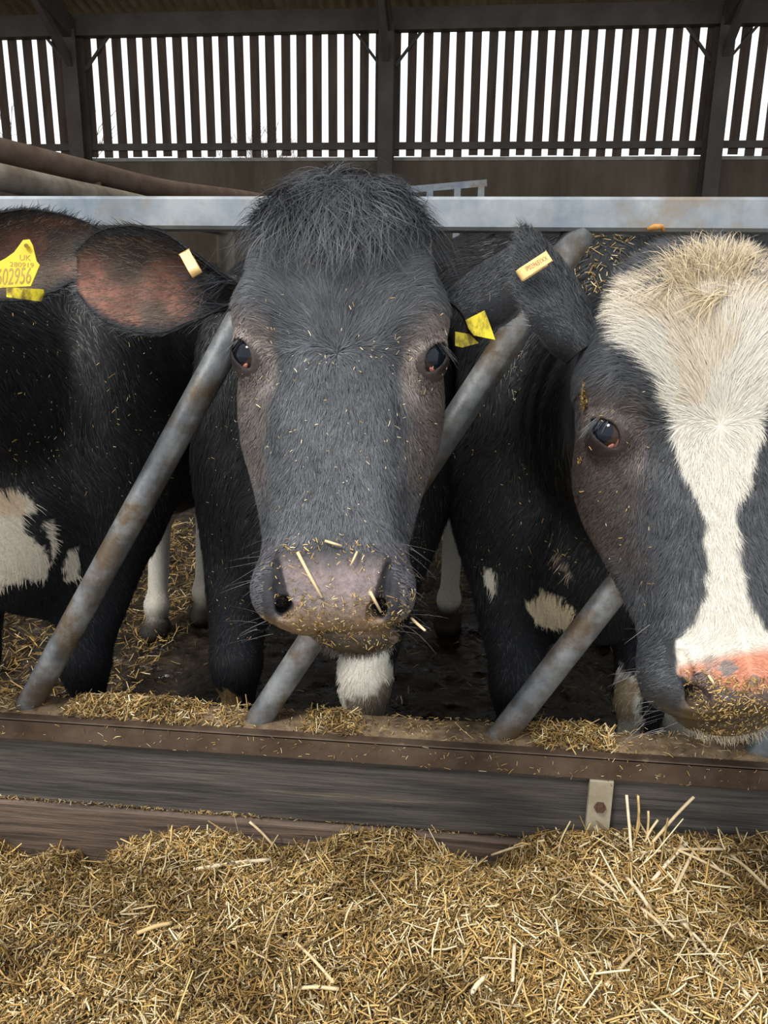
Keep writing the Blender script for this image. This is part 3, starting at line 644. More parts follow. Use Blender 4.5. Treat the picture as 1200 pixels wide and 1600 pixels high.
# ------------------------------------------------------------ finishing a cow: mesh, eyes, fur
DEN = 1.0
def finish(c, ears, fur_head=60000, fur_body=35000, tuft=0):
    C, Ph, Pb, hw, pad = colours(c, c.V)
    V = [c.V]; Q = [c.Q]; CC_ = [C]; n = len(c.V)
    for e in ears:
        P = e['V']; nz_ = vnoise(P, 55, 3)[:, None]; nz2 = vnoise(P, 25, 5)[:, None]
        pk = sstep(.45, .75, nz2)[:, 0:1]; inn = (V3(.22, .10, .07)*pk+V3(.085, .062, .048)*(1-pk))*(.55+.8*nz_)*(1-.6*sstep(-.1, .75, e['t'])[:, None])  # shade painted inside the ear cup, darker toward one edge
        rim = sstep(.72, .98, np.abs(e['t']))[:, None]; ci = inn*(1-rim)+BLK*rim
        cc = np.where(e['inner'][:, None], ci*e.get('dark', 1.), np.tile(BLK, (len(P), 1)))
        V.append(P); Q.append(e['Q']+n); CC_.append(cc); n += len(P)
    V = np.vstack(V); Q = np.vstack(Q); CA = np.vstack(CC_)
    o = np_mesh('body', V-c.org, Q, M_hide, c.root, CA)
    # moist muzzle: second material on the bare nose
    o.data.materials.append(M_skin)
    pf = np.zeros(len(V)); zz = Ph[:, 2]; yy = Ph[:, 1]
    pf[:len(c.V)] = (pad > .5) | ((zz < -.30) & (yy < .03) & (hw > .5)) if c.kind == 'B' else ((zz < -.265) & (yy < .02) & (hw > .5))
    mi = (pf[Q].mean(1) > .5).astype(np.int32); o.data.polygons.foreach_set('material_index', mi)
    # eyes
    for s in (-1, 1):
        if c.kind == 'A' or c.kind == 'D': continue
        ec = c.ho + c.Rh @ (EYE*V3(s, 1, 1)*c.hs); look = nrm(c.Rh @ V3(s*.50, -.86, .06)) if c.kind == 'B' else nrm(c.Rh @ V3(s*.72, -.70, .10))
        G = grid(V3(-1, -1, -1)*1.08, V3(1, 1, 1)*1.08, .06); Ve, Qe = surf_net(np.linalg.norm(G, axis=-1)-1, V3(-1, -1, -1)*1.08, .06)
        Ve = nrm(Ve); ca = Ve @ look
        ce = np.where(ca[:, None] > .80, V3(.004, .006, .012), np.where(ca[:, None] > .55, V3(.035, .018, .010), V3(.30, .14, .11)))
        eo = np_mesh('eye', Ve*EYE_R*c.hs[0]+ec-c.org, Qe, M_eye, c.root, ce)
        # pink corner (third eyelid) lying on the inner lower part of the ball
        cdir = nrm(c.Rh @ V3(s*.30, -.68, -.78)); t1 = nrm(np.cross(cdir, c.Rh @ V3(s, 0, 1.))); t2 = np.cross(cdir, t1); vs = []; m = MB()
        ring = []
        for r_, h_ in ((0, .0012), (.5, .0012), (.85, .0008), (1, -.0008)):
            for a in np.linspace(0, 2*pi, 20, endpoint=False):
                d_ = nrm(cdir + t1*.32*r_*cos(a)+t2*.13*r_*sin(a)); vs.append(ec-c.org+d_*(EYE_R*c.hs[0]+h_))
        m.add(vs, [(k*20+i, k*20+(i+1) % 20, (k+1)*20+(i+1) % 20, (k+1)*20+i) for k in range(3) for i in range(20)])
        po = m.build('inner_eyelid', M_pink, eo, True)
        # upper lashes
        nl = 130; a = rng.uniform(0, 1, nl)
        loc = np.stack([s*(.087+.037*a), .0285+.006*a+.010*a*a, .004+.020*np.sin(a*2.2+.6)], 1)+rng.normal(0, .0008, (nl, 3))
        rw = c.ho + (loc*c.hs) @ c.Rh.T; dl = nrm((np.stack([s*(.9+0*a), -.25-0*a, -.55+0*a], 1)+rng.normal(0, .14, (nl, 3))) @ c.Rh.T)
        hair_mesh('eyelash', rw-c.org, dl, nrm(np.cross(dl, c.Rh @ V3(0, 1, .3))), rng.uniform(.012, .030, nl)*sstep(-.1, .5, a), .0009, np.tile(V3(.16, .17, .18), (nl, 1))*rng.uniform(.4, 1.6, (nl, 1)), M_fur, c.root, 3, lift=.05, droop=.35)
    # head fur
    if fur_head:
        N_ = int(fur_head*DEN); nV = vert_normals(V, Q)
        isb = np.zeros(len(V), bool); isb[:len(c.V)] = True
        Qb = Q[isb[Q].all(1)]
        phq = Ph[Qb[:, 0]]; hq = Qb[(hw[Qb[:, 0]] > .4) & (phq[:, 2] > -.345) & ~((phq[:, 1] > .13))]
        qn = nV[hq[:, 0]]; vis = (qn*nrm(CC-V[hq[:, 0]])).sum(1) > -.25; hq = hq[vis]
        P, f = scatter(V, hq, N_); ph = (P-c.ho) @ c.Rh/c.hs; nn = nV[hq[f, 0]]
        x, y, z = ph.T; s = np.sign(x); ax = np.abs(x)
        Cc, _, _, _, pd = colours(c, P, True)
        ea = np.sqrt((ax-EYE[0])**2+(y-EYE[1])**2+(z-EYE[2])**2)
        bare = (pd > .2) | (ea < .0300) | ((z < -.262) & (y < .02) & (ax < .075)) | ((z < -.322) & (z > -.334) & (y < .045))
        nos = (z < -.236) & (ax < np.interp(z, [-.31, -.272, -.236], [.060, .066, .064])) & (y < .012)
        if c.kind == 'C': nos = (z < -.285) & (ax < .085) & (y < .012) | ((z < -.232) & (np.abs(ax-np.interp(z, [-.31, -.272, -.236], [.045, .060, .066])) < .0095) & (y < .02)); bare = (ea < .0300) | ((z < -.325) & (y < .045))
        keep = ~bare & ~nos; keep &= ~((z < -.225) & (rng.random(N_) < .35))
        P, ph, nn, Cc = P[keep], ph[keep], nn[keep], Cc[keep]; x, y, z = ph.T; ax = np.abs(x); s = np.sign(x); ea = ea[keep]; n_ = len(P)
        zw = -.004; up = sstep(-.02, .03, z-zw)[:, None]; r0 = np.hypot(x, (z-zw))[:, None]
        dU = np.stack([x/.055, 0*x+.3*ax/.1, .75-.9*sstep(.06, .11, ax)*1., ], 1); dD = np.stack([x*6, .0*x, -1+0*x], 1)
        D = dU*up+dD*(1-up); rad = np.stack([x, 0*x, z-zw], 1)/np.maximum(r0, .004); wr = np.clip(1-r0/.035, 0, 1); D = nrm(D)*(1-wr)+rad*wr
        side = sstep(.078, .10, ax)[:, None]; D = D*(1-side*.8)+np.stack([s*.2, .9+0*x, -.55+0*x], 1)*side*.8
        low = sstep(-.20, -.26, z)[:, None]; D = D*(1-low)+np.stack([s*.8, .5+0*x, -.5+0*x], 1)*low
        jn = np.stack([vnoise(ph, 60, 21)-.5, vnoise(ph, 60, 22)-.5, vnoise(ph, 60, 23)-.5], 1)*.9
        D = (nrm(D)+jn+rng.normal(0, .10, (n_, 3))) @ c.Rh.T
        Ln = .0135+.013*sstep(.0, .10, z)*sstep(.10, .07, ax)+.004*sstep(.0, .03, z)
        if c.kind == 'C': Ln = Ln+.008*sstep(.02, .08, z)
        Ln = Ln*(1-.45*sstep(.085, .10, ax)*(z < .06))*(1-.5*sstep(-.19, -.25, z)); Ln = Ln*np.where(ea < .045, .5, 1)
        Ln = Ln*rng.uniform(.7, 1.25, n_)
        shade = rng.uniform(.6, 1.5, (n_, 1))*(.75+.5*vnoise(ph, 80, 31)[:, None])
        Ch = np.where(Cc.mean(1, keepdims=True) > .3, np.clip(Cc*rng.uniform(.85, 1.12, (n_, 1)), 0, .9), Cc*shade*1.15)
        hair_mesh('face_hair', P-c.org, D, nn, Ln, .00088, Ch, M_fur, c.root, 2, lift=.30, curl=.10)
        # poll tuft
        if tuft:
            tq = hq[(Ph[hq[:, 0], 2] > .128)]; P, f = scatter(V, tq, tuft); nn = nV[tq[f, 0]]; ph = (P-c.ho) @ c.Rh/c.hs; x, y, z = ph.T; n_ = len(P)
            kp = (np.abs(x) < .085) & (z > .135+.22*np.abs(x)); P, nn, ph = P[kp], nn[kp], ph[kp]; x, y, z = ph.T; n_ = len(P)
            Cc = colours(c, P, True)[0]; cl = np.stack([vnoise(ph, 38, 41)-.5, vnoise(ph, 38, 42)-.5, vnoise(ph, 38, 43)-.5], 1)*2.6
            if c.kind == 'B':
                D = np.stack([x*5, -.35+0*x, -1.0+0*x], 1)+cl*.95; Lt = .060*rng.uniform(.4, 1.25, n_); lf = np.interp(z, [.15, .19, .22], [.95, .8, .65]); Cc = Cc*rng.uniform(.4, 1.1, (n_, 1))*(.35+1.3*vnoise(ph, 45, 46)[:, None])
            else:
                D = np.stack([x*5-.1, -.2+0*x, .1-9*(z-.17)], 1)+cl*.7; Lt = .050*rng.uniform(.4, 1.2, n_); lf = .8
                up_ = (np.abs(x) < .035) & (z < .195) & (z > .15); D[up_] = D[up_]*.5+np.stack([x*14, -.3+0*x, .8+0*x], 1)[up_]
                mid = (np.abs(x+.004) < .034) & (z < .176); Lt = np.where(mid, Lt, .024*rng.uniform(.5, 1.2, n_)); Cc = np.where(mid[:, None], V3(.62, .50, .32)*rng.uniform(.6, 1.25, (n_, 1)), Cc*rng.uniform(.7, 1.6, (n_, 1)))
            hair_mesh('forelock', P-c.org, (nrm(D)+rng.normal(0, .12, (n_, 3))) @ c.Rh.T, nn, Lt, .0013, Cc, M_fur, c.root, 5, lift=lf, curl=.42, droop=.25)
        # whiskers
        for side_ in (-1, 1):
         nw = 32; sd = np.full(nw, side_); loc = np.stack([sd*rng.uniform(.062, .090, nw), rng.uniform(.0, .05, nw), rng.uniform(-.34, -.21, nw)], 1)
         rw = c.ho+(loc*c.hs) @ c.Rh.T; dw = nrm(np.stack([sd*1., rng.normal(-.1, .25, nw), rng.normal(-.15, .3, nw)], 1)) @ c.Rh.T
         hair_mesh('whisker_hair', rw-c.org, dw, nrm(np.cross(dw, V3(.1, 1, .2))), rng.uniform(.02, .055, nw), .0004, np.tile(V3(.30, .29, .27), (nw, 1)), M_fur, c.root, 4, lift=.1, curl=.1, droop=.15)
        # chin stubble
        nw = 900; xx_ = rng.uniform(-.042, .042, nw)+c.opt.get('jaw', 0.); loc = np.stack([xx_, rng.uniform(.020, .065, nw), -.354+.012*((xx_-c.opt.get('jaw', 0.))/.042)**2], 1)
        rw = c.ho+(loc*c.hs) @ c.Rh.T; dw = nrm(np.stack([rng.normal(0, .5, nw), rng.normal(-.4, .3, nw), -1+0*loc[:, 0]], 1)) @ c.Rh.T
        hair_mesh('chin_hair', rw-c.org, dw, nrm(np.cross(dw, V3(1, .1, 0))), rng.uniform(.007, .016, nw), .0008, np.tile(V3(.06, .045, .03) if c.kind == 'B' else V3(.45, .38, .26), (nw, 1))*rng.uniform(.5, 1.5, (nw, 1)), M_fur, c.root, 2, lift=.1)
    # ear fur: backs, rims and long strands at the root
    for e in ears:
        nE = int(e.get('fur', 7000)*DEN); nq = len(e['Q']); VN = e['N']
        P, f = scatter(e['V'], e['Q'], nE); qi = e['Q'][f, 0]; inn = e['inner'][qi]; t = e['t'][qi]; s_ = e['s'][qi]
        kp = ~inn | (np.abs(t) > .62) | (rng.random(nE) < .55); P, qi, inn, t, s_ = P[kp], qi[kp], inn[kp], t[kp], s_[kp]; n_ = len(P)
        D = e['a']*1.1+e['sd']*(t*.7)[:, None]+rng.normal(0, .25, (n_, 3)); out = np.abs(t) > .85
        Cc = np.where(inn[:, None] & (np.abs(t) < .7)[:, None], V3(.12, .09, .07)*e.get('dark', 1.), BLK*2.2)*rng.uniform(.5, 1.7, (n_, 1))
        Ln = np.where(inn, .010, .012)*rng.uniform(.6, 1.4, n_)*np.where(out, 1.1, 1)
        hair_mesh('ear_hair', P-c.org, D, VN[qi], Ln, np.where(inn, .0006, .0010), Cc, M_fur, c.root, 2, lift=.25, curl=.15)
        if e.get('root_tuft'):
            nr_ = e['root_tuft']; I = e['I']; ii = I[rng.integers(1, 9, nr_), rng.integers(2, 32, nr_)]; P = e['V'][ii]
            D = e['a']*.9+V3(0, 0, -.35)+rng.normal(0, .25, (nr_, 3))
            hair_mesh('ear_hair', P-c.org, D, e['opn']+0*P, rng.uniform(.03, .07, nr_), .0011, np.tile(BLK*1.6, (nr_, 1))*rng.uniform(.5, 2, (nr_, 1)), M_fur, c.root, 4, lift=.8, curl=.25)
    # body coat
    if fur_body:
        isb = np.zeros(len(V), bool); isb[:len(c.V)] = True; Qb = Q[isb[Q].all(1)]; nV = vert_normals(V, Q) 
        m = (hw[Qb[:, 0]] < .9) & (Pb[Qb[:, 0], 1] < 1.1); vis = (nV[Qb[:, 0]]*nrm(CC-V[Qb[:, 0]])).sum(1) > -.2; Qb = Qb[m & vis]
        P, f = scatter(V, Qb, int(fur_body*DEN)); nn = nV[Qb[f, 0]]; n_ = len(P); Cc = colours(c, P, True)[0]
        jn = np.stack([vnoise(P, 14, 51)-.5, vnoise(P, 14, 52)-.5, vnoise(P, 14, 53)-.5], 1)*1.2
        D = V3(0, .6, -1)+jn+rng.normal(0, .12, (n_, 3)); pz = P[:, 2]
        Ln = .024*rng.uniform(.6, 1.3, n_)*np.interp(pz, [.3, .6, .9], [.6, .9, 1.1])
        Cc = np.where(Cc.mean(1, keepdims=True) > .3, Cc, Cc*rng.uniform(.5, 1.7, (n_, 1)))
        hair_mesh('body_hair', P-c.org, D, nn, Ln, .0021, Cc, M_fur, c.root, 2, lift=.18, curl=.1)
    return o

UP = V3(0, 0, 1)
# central cow
RhB = rotm(0, 0, 1.2)
B = make_cow('cow', '', at(527, 546, .915), RhB, (1.06, 1.03, 1.03), (-.325, 1.66, 0), -5, dict(front=((-.19, 0), (.135, -.03)), hind=((-.06, 1.36), (.20, 1.36)), jaw=.026), bh=BHV)
B.kind = 'B'
eBL = ear_shell(at(372, 462, 1.04), at(122, 440, 1.00), CU, -CF*1.0-CU*.15, .122, 1.0, bend=(0, 0, .012), prof=[(0, .30), (.12, .40), (.25, .64), (.45, 1.05), (.65, 1.10), (.82, .96), (.94, .70), (1, .34)])
eBL['root_tuft'] = 260
eBR = ear_shell(at(690, 470, 1.03), at(822, 378, 1.10), CU, CR*.35-CU*.75+CF*.55, .15, .95, prof=[(0, .45), (.15, .6), (.3, .85), (.5, 1.0), (.7, .88), (.85, .6), (.95, .34), (1, .08)])
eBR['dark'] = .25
finish(B, [eBL, eBR], 90000, 40000, 9000)
tag(B.root, 'black cow in the centre looking straight out between the slanting tubes', 'cow')
# right-hand cow with the white blaze
RhC = rotm(1, 0, -3.6)
Cw = make_cow('cow', '', at(1130, 661, .87), RhC, (1.10, 1.05, 1.02), (.295, 1.66, 0), 2, dict(front=((-.135, 0), (.145, -.02)), hind=((.06, 1.2), (.38, 1.3)), extra=[((-.20, .58, 1.26), (.23, .42, .23), .1)]), bh=BHV)
Cw.kind = 'C'
eC = ear_shell(at(942, 526, .95), at(818, 352, .97), -CR, -CR*.35-CU*.5+CF*.8, .112, .9, prof=[(0, .5), (.15, .72), (.35, .98), (.55, 1.0), (.75, .76), (.88, .45), (.96, .22), (1, .06)])
eC2 = ear_shell(at(1300, 470, .97), at(1490, 400, 1.0), CR, -CF-CU*.2, .12)
finish(Cw, [eC, eC2], 90000, 40000, 9000)
tag(Cw.root, 'black cow with a broad white blaze and pink nose at the right', 'cow')
# left-hand cow, head outside the frame but for one ear
RhA = rotm(-8, -8, 4)
A = make_cow('cow', '', at(-330, 520, 1.16), RhA, 1.0, (-.985, 1.66, 0), 3, dict(front=((-.19, 0), (.10, -.02)), hind=((-.12, 1.12), (.02, 1.30))), hh=0, bh=BHV)
A.kind = 'A'
eA = ear_shell(at(-85, 432, 1.16), at(168, 372, 1.14), CU, -CF-CU*.3, .12, 1.0, prof=[(0, .32), (.12, .5), (.25, .85), (.45, 1.05), (.65, 1.0), (.82, .72), (.94, .4), (1, .1)])
finish(A, [eA], 0, 40000)
tag(A.root, 'black cow at the left, only its tagged ear, neck, white brisket and legs in view', 'cow')
# neighbour at the right, mostly hidden
RhD = rotm(30, 0, 0)
Dd = make_cow('cow', '', at(1560, 520, 1.7), RhD, 1.0, (.725, 1.66, 0), 4, dict(front=((-.20, 0), (.14, .05)), hind=((-.14, 1.36), (.16, 1.4))), hh=0, bh=.02)
Dd.kind = 'D'
finish(Dd, [], 0, 6000)
tag(Dd.root, 'white-legged cow hidden behind the blazed cow, only its pale lower legs showing under the muzzle', 'cow')

# ------------------------------------------------------------ ear tags
def plate(pts, z, m, name, parent, th=.002, tilt=0):
    P = [at(x, y, z+tilt*(y-400)) for x, y in pts]; n = len(P); N_ = CF*th
    me = MB().add([p-np.array(parent.matrix_world.translation) if 0 else p-np.array(parent.location) for p in P]+[p+N_-np.array(parent.location) for p in P], [tuple(range(n))[::-1], tuple(range(n, 2*n))]+[(i, (i+1) % n, n+(i+1) % n, n+i) for i in range(n)])
    return me.build(name, m, parent)
def text(s, px, py, z, h, ang, m, parent, narrow=1., shear=0., root=None):
    cu = bpy.data.curves.new('t', 'FONT'); cu.body = s; cu.size = h; cu.align_x = 'CENTER'; cu.align_y = 'CENTER'; cu.shear = shear; cu.offset = 0
    o = bpy.data.objects.new('t', cu); col.objects.link(o); bpy.context.view_layer.update()
    dg = bpy.context.evaluated_depsgraph_get(); me = bpy.data.meshes.new_from_object(o.evaluated_get(dg)); bpy.data.objects.remove(o)
    a = radians(ang); X = CR*cos(a)+CU*sin(a); Y = -CR*sin(a)+CU*cos(a); p0 = at(px, py, z)-np.array(root.location)
    for v in me.vertices:
        q = p0+X*v.co.x*narrow+Y*v.co.y; v.co = q
    me.materials.clear(); me.materials.append(m); t = bpy.data.objects.new('printed_number', me); col.objects.link(t); t.parent = parent; return t
bpy.context.view_layer.update()
# left cow: big yellow tag and its back piece
tg = plate([(-24, 420), (0, 408), (8, 404), (22, 394), (36, 375), (46, 374), (51, 383), (57, 408), (62, 414), (48, 447), (-2, 450), (-30, 449)], 1.075, M_ytag, 'ear_tag', A.root)
tg['label'] = 'yellow plastic ear tag with number'
text('UK', 39, 403, 1.0746, .011, -2, M_ink, tg, 1.1, 0, A.root); text('280919', 34, 414, 1.0746, .0092, -3, M_ink, tg, 1.25, 0, A.root)
text('602956', 20, 433, 1.0746, .033, 3, M_ink, tg, .50, .3, A.root)
m = MB().tube([at(41, 384, 1.073)-A.org, at(41, 384, 1.068)-A.org], .003, 12); m.build('tag_pin', M_ink, tg)
b = plate([(10, 449), (68, 452), (69, 458), (64, 471), (10, 464)], 1.11, M_ytag2, 'ear_tag', A.root)
# central cow: amber clip on the left ear, yellow tag under the right ear
def clip(pa, pb, z0, z1, w_, name, root, thk=.0016, open_=.010):
    """folded strap over an ear edge: pa->pb in pixels along the strap"""
    a = at(*pa, z0); b_ = at(*pb, z1); d = nrm(b_-a); n_ = nrm(np.cross(d, CF)); N2 = np.cross(n_, d); L_ = np.linalg.norm(b_-a); path = []
    for t in np.linspace(0, 1, 10): path.append(a+d*L_*t - N2*0)
    for t in np.linspace(0, pi, 10)[1:]: path.append(b_+d*open_*.5*sin(t)+N2*open_*.5*(1-cos(t)) if N2 @ CF > 0 else b_+d*open_*.5*sin(t)-N2*open_*.5*(1-cos(t)))
    e_ = path[-1]
    for t in np.linspace(0, .9, 6)[1:]: path.append(e_-d*L_*t)
    path = np.array(path); T_ = np.gradient(path, axis=0); T_ = nrm(T_); O = nrm(np.cross(T_, n_)); n0 = len(path); vs = []
    for p, o_ in zip(path, O): vs += [p-n_*w_/2+o_*thk/2, p+n_*w_/2+o_*thk/2, p+n_*w_/2-o_*thk/2, p-n_*w_/2-o_*thk/2]
    f = [(4*k+i, 4*k+(i+1) % 4, 4*k+4+(i+1) % 4, 4*k+4+i) for k in range(n0-1) for i in range(4)]+[(0, 1, 2, 3), (4*n0-1, 4*n0-2, 4*n0-3, 4*n0-4)]
    o = MB().add([v-np.array(root.location) for v in vs], f).build(name, M_otag, root); md = o.modifiers.new('b', 'BEVEL'); md.width = .0012; md.segments = 2; md.limit_method = 'ANGLE'
    return o
cB = clip((288, 394), (301, 418), .975, .965, .014, 'ear_tag', B.root, open_=.012); cB['label'] = 'amber metal clip tag'
y1 = plate([(727, 500), (757, 485), (763, 500), (774, 531), (740, 524), (732, 513)], 1.015, M_ytag2, 'ear_tag', B.root); y1['label'] = 'scuffed yellow ear tag'
y2 = plate([(711, 518), (734, 522), (748, 536), (722, 543), (711, 540)], 1.03, M_ytag2, 'ear_tag', B.root)
cC = clip((858, 400), (818, 426), .925, .925, .0145, 'ear_tag', Cw.root, open_=.010); cC['label'] = 'amber metal tag with engraved number'
text('IP029651XX', 838.5, 412, .9239, .0080, 29, M_ink2, cC, .72, 0, Cw.root)

# ------------------------------------------------------------ straw and silage
M_straw = mat('chopped_straw', .55, .3, 0, attr='Col')
PAL = np.array([(.56, .35, .115), (.72, .50, .20), (.90, .74, .46), (.28, .175, .06), (.13, .08, .03), (.18, .13, .045), (.38, .25, .10)])
def sticks(P, D, N_, L_, W_, colr):
    """half-tube slivers"""
    n = len(P); D = nrm(D); S = nrm(np.cross(D, N_)); U_ = np.cross(S, D); L2 = (np.broadcast_to(L_, n)/2)[:, None]; W2 = (np.broadcast_to(W_, n)/2)[:, None]
    b = rng.normal(0, .08, (n, 1))*L2; vs = []
    for k in (-1, 0, 1):
        c = P + D*L2*k + U_*(-(abs(k))*b) + S*(-(abs(k))*b*.8); wd = W2*(1 if k == 0 else .8)
        vs += [c-S*wd, c+U_*W2*.55, c+S*wd]
    V = np.stack(vs, 1).reshape(-1, 3); b0 = np.arange(n)*9
    Q = np.stack([np.stack([b0+3*k+i, b0+3*k+(i+1) % 3, b0+3*k+3+(i+1) % 3, b0+3*k+3+i], 1) for k in (0, 1) for i in range(3)], 1).reshape(-1, 4)
    return V, Q, np.repeat(colr, 9, 0)
def straw_cols(n, p=(.2, .2, .13, .2, .10, .09, .08)):
    return np.clip(PAL[rng.choice(len(PAL), n, p=np.array(p)/sum(p))]*rng.uniform(.75, 1.2, (n, 1)), 0, .95)
BY = 1.245
ex = [-80, 0, 50, 90, 125, 145, 168, 185, 215, 300, 380, 430, 490, 540, 600, 640, 690, 730, 765, 800, 830, 900, 1000, 1100, 1200, 1300]
ey = [1310, 1308, 1345, 1325, 1330, 1362, 1370, 1335, 1308, 1296, 1305, 1325, 1322, 1300, 1298, 1300, 1325, 1345, 1352, 1330, 1302, 1297, 1300, 1308, 1305, 1305]
_E = np.array([at_y(a, b, BY) for a, b in zip(ex, ey)])
def heap_h(x, y):
    e = np.interp(x, _E[:, 0], _E[:, 2]); base = np.interp(x, [-1.2, -.5, .0, .6, 1.2], [.245, .285, .31, .355, .36])
    d = BY-y; w_ = sstep(.16, .0, d)
    P = np.stack([x, y, 0*x], -1)
    b = base + .045*(vnoise(P, 5, 61)-.5) + .032*(vnoise(P, 13, 62)-.5)*sstep(0, .05, d) + .018*(vnoise(P, 34, 63)-.5)
    b = b - .10*sstep(.45, 1.3, d) + .012*sstep(.0, .25, d)
    return b*(1-w_)+(e+.010*(vnoise(P, 60, 64)-.5))*w_
xs = np.arange(-2.2, 2.0, .008); ys = np.arange(-.2, 1.256, .008)
X, Y = np.meshgrid(xs, ys, indexing='ij'); Zh = heap_h(X, Y); I = np.arange(X.size).reshape(X.shape)
Qh = np.stack([I[:-1, :-1], I[1:, :-1], I[1:, 1:], I[:-1, 1:]], -1).reshape(-1, 4); Vh = np.stack([X, Y, Zh], -1).reshape(-1, 3)
Ch = np.tile(V3(.10, .065, .025), (len(Vh), 1))*(.5+1.0*vnoise(Vh, 90, 65)[:, None])
def strew(n, x0, x1, y0, y1, hf, lift, med, wd, tilt=.35, p=None, up=.06):
    x = rng.uniform(x0, x1, n); y = rng.uniform(y0, y1, n); z = hf(x, y)
    a = rng.uniform(0, 2*pi, n); e = 1e-3*4; gx = (hf(x+e, y)-z)/e; gy = (hf(x, y+e)-z)/e; N_ = nrm(np.stack([-gx, -gy, 1+0*x], 1)+rng.normal(0, .25, (n, 3)))
    t = rng.normal(0, tilt, n); u_ = rng.random(n) < up; t[u_] = rng.uniform(.5, 1.4, u_.sum())
    D = np.stack([np.cos(a), np.sin(a), 0*a], 1); D = nrm(D-N_*(D*N_).sum(1, keepdims=True)); D = nrm(D+N_*t[:, None])
    L_ = med*np.exp(rng.normal(0, .42, n)); W_ = wd*rng.uniform(.55, 1.35, n)
    P = np.stack([x, y, z+rng.uniform(-.003, lift, n)], 1)+V3(0, 0, 1)*(np.abs(D[:, 2])*L_*.32)[:, None]
    N2 = nrm(np.cross(np.cross(D, N_+rng.normal(0, .3, (n, 3))), D))
    cc = straw_cols(n, p) if p is not None else straw_cols(n)
    q3 = np.stack([x, y, 0*x], 1); moist = sstep(.42, .68, .6*vnoise(q3, 9, 71)+.4*vnoise(q3, 28, 72))[:, None]; cc = cc*(1-moist*V3(.42, .45, .50))
    return sticks(P, D, N2, L_, W_, cc)
parts = [(Vh, Qh, Ch), strew(110000, -1.05, .80, .62, 1.235, heap_h, .010, .0118, .0025), strew(14000, -1.05, .80, .62, 1.235, heap_h, .015, .023, .0031, .4, (.2, .3, .3, .1, .0, .05, .05)),
         strew(260, .2, .72, .85, 1.23, heap_h, .018, .045, .0033, .3, (.1, .3, .5, .1, .0, .0, .0)), strew(350, -1.0, .2, .65, 1.23, heap_h, .014, .032, .0032, .3, (.1, .3, .5, .1, .0, .0, .0)), strew(26000, -2.1, 1.9, -.1, .65, heap_h, .010, .018, .004), strew(4000, -2.1, -1.05, .6, 1.23, heap_h, .01, .02, .004), strew(4000, .8, 1.9, .6, 1.23, heap_h, .01, .02, .004)]
def join(parts, name, m=None, root=None):
    V = np.vstack([p[0] for p in parts]); off = np.cumsum([0]+[len(p[0]) for p in parts[:-1]]); Q = np.vstack([p[1]+o for p, o in zip(parts, off)]); C = np.vstack([p[2] for p in parts])
    return np_mesh(name, V, Q, m or M_straw, root, C, smooth=False)
tag(join(parts, 'silage_heap'), 'golden brown heap of chopped straw silage along the foot of the planks', 'silage', kind='stuff')
# straw on the sill, in drifts
sillh = lambda x, y: .505+0*x
def drift(px0, px1, n, hh, name_p=None, med=.014, wd=.0024):
    a = at_z(px0, 1110+px0*.07, .505)[0]; b = at_z(px1, 1110+px1*.07, .505)[0]
    f = lambda x, y: .505+hh*np.clip(1-((x-(a+b)/2)/((b-a)/2))**2, 0, 1)*np.clip(1-((y-1.312)/.05)**2, 0, 1)
    return strew(n, a, b, 1.268, 1.352, f, .006, med, wd, .25)
D_ = [drift(92, 312, 1500, .016), drift(-80, 30, 350, .006), drift(470, 560, 420, .010), drift(832, 965, 900, .014), drift(320, 380, 120, .002), drift(560, 1250, 900, .0, med=.009, wd=.0016), drift(-80, 560, 500, 0, med=.009, wd=.0016)]
def lip_crumbs(n):
    P = np.stack([rng.uniform(-1.05, .75, n), np.full(n, 1.2485), rng.uniform(.462, .504, n)], 1); D = rng.normal(0, 1, (n, 3))*V3(1, .05, .6)
    return sticks(P, D, np.tile(V3(0, -1, 0), (n, 1)), .006*np.exp(rng.normal(0, .5, n)), .0014, straw_cols(n)*.8)
D_.append(lip_crumbs(260))
ledge = lambda x, y: .322+0*x-.0016*x
tag(join([strew(500, -1.1, -.35, 1.256, 1.264, ledge, .003, .006, .0015, .2), strew(120, -.35, .2, 1.256, 1.262, ledge, .002, .005, .0013, .2)], 'straw_crumbs'), 'straw crumbs along the upper edge of the brown lower plank', 'straw', kind='stuff')
tag(join(D_, 'loose_straw'), 'loose chopped straw lying in drifts along the top of the sill', 'straw', kind='stuff')
# bedding in the pen
fl = lambda x, y: .0+.05*sstep(3.0, 3.8, y)+.012
pb = (.2, .15, .08, .3, .15, .1, .1)
tag(join([strew(7000, -2.3, -1.05, 1.9, 4.2, fl, .03, .035, .004, .4, pb), strew(5000, -1.2, 1.2, 3.1, 4.3, fl, .05, .04, .004, .4, pb), strew(700, -1.0, 1.2, 1.6, 3.2, fl, .008, .03, .003, .15, pb)], 'bedding_straw'), 'trodden straw bedding on the pen floor, thickest at the left and back', 'straw', kind='stuff')

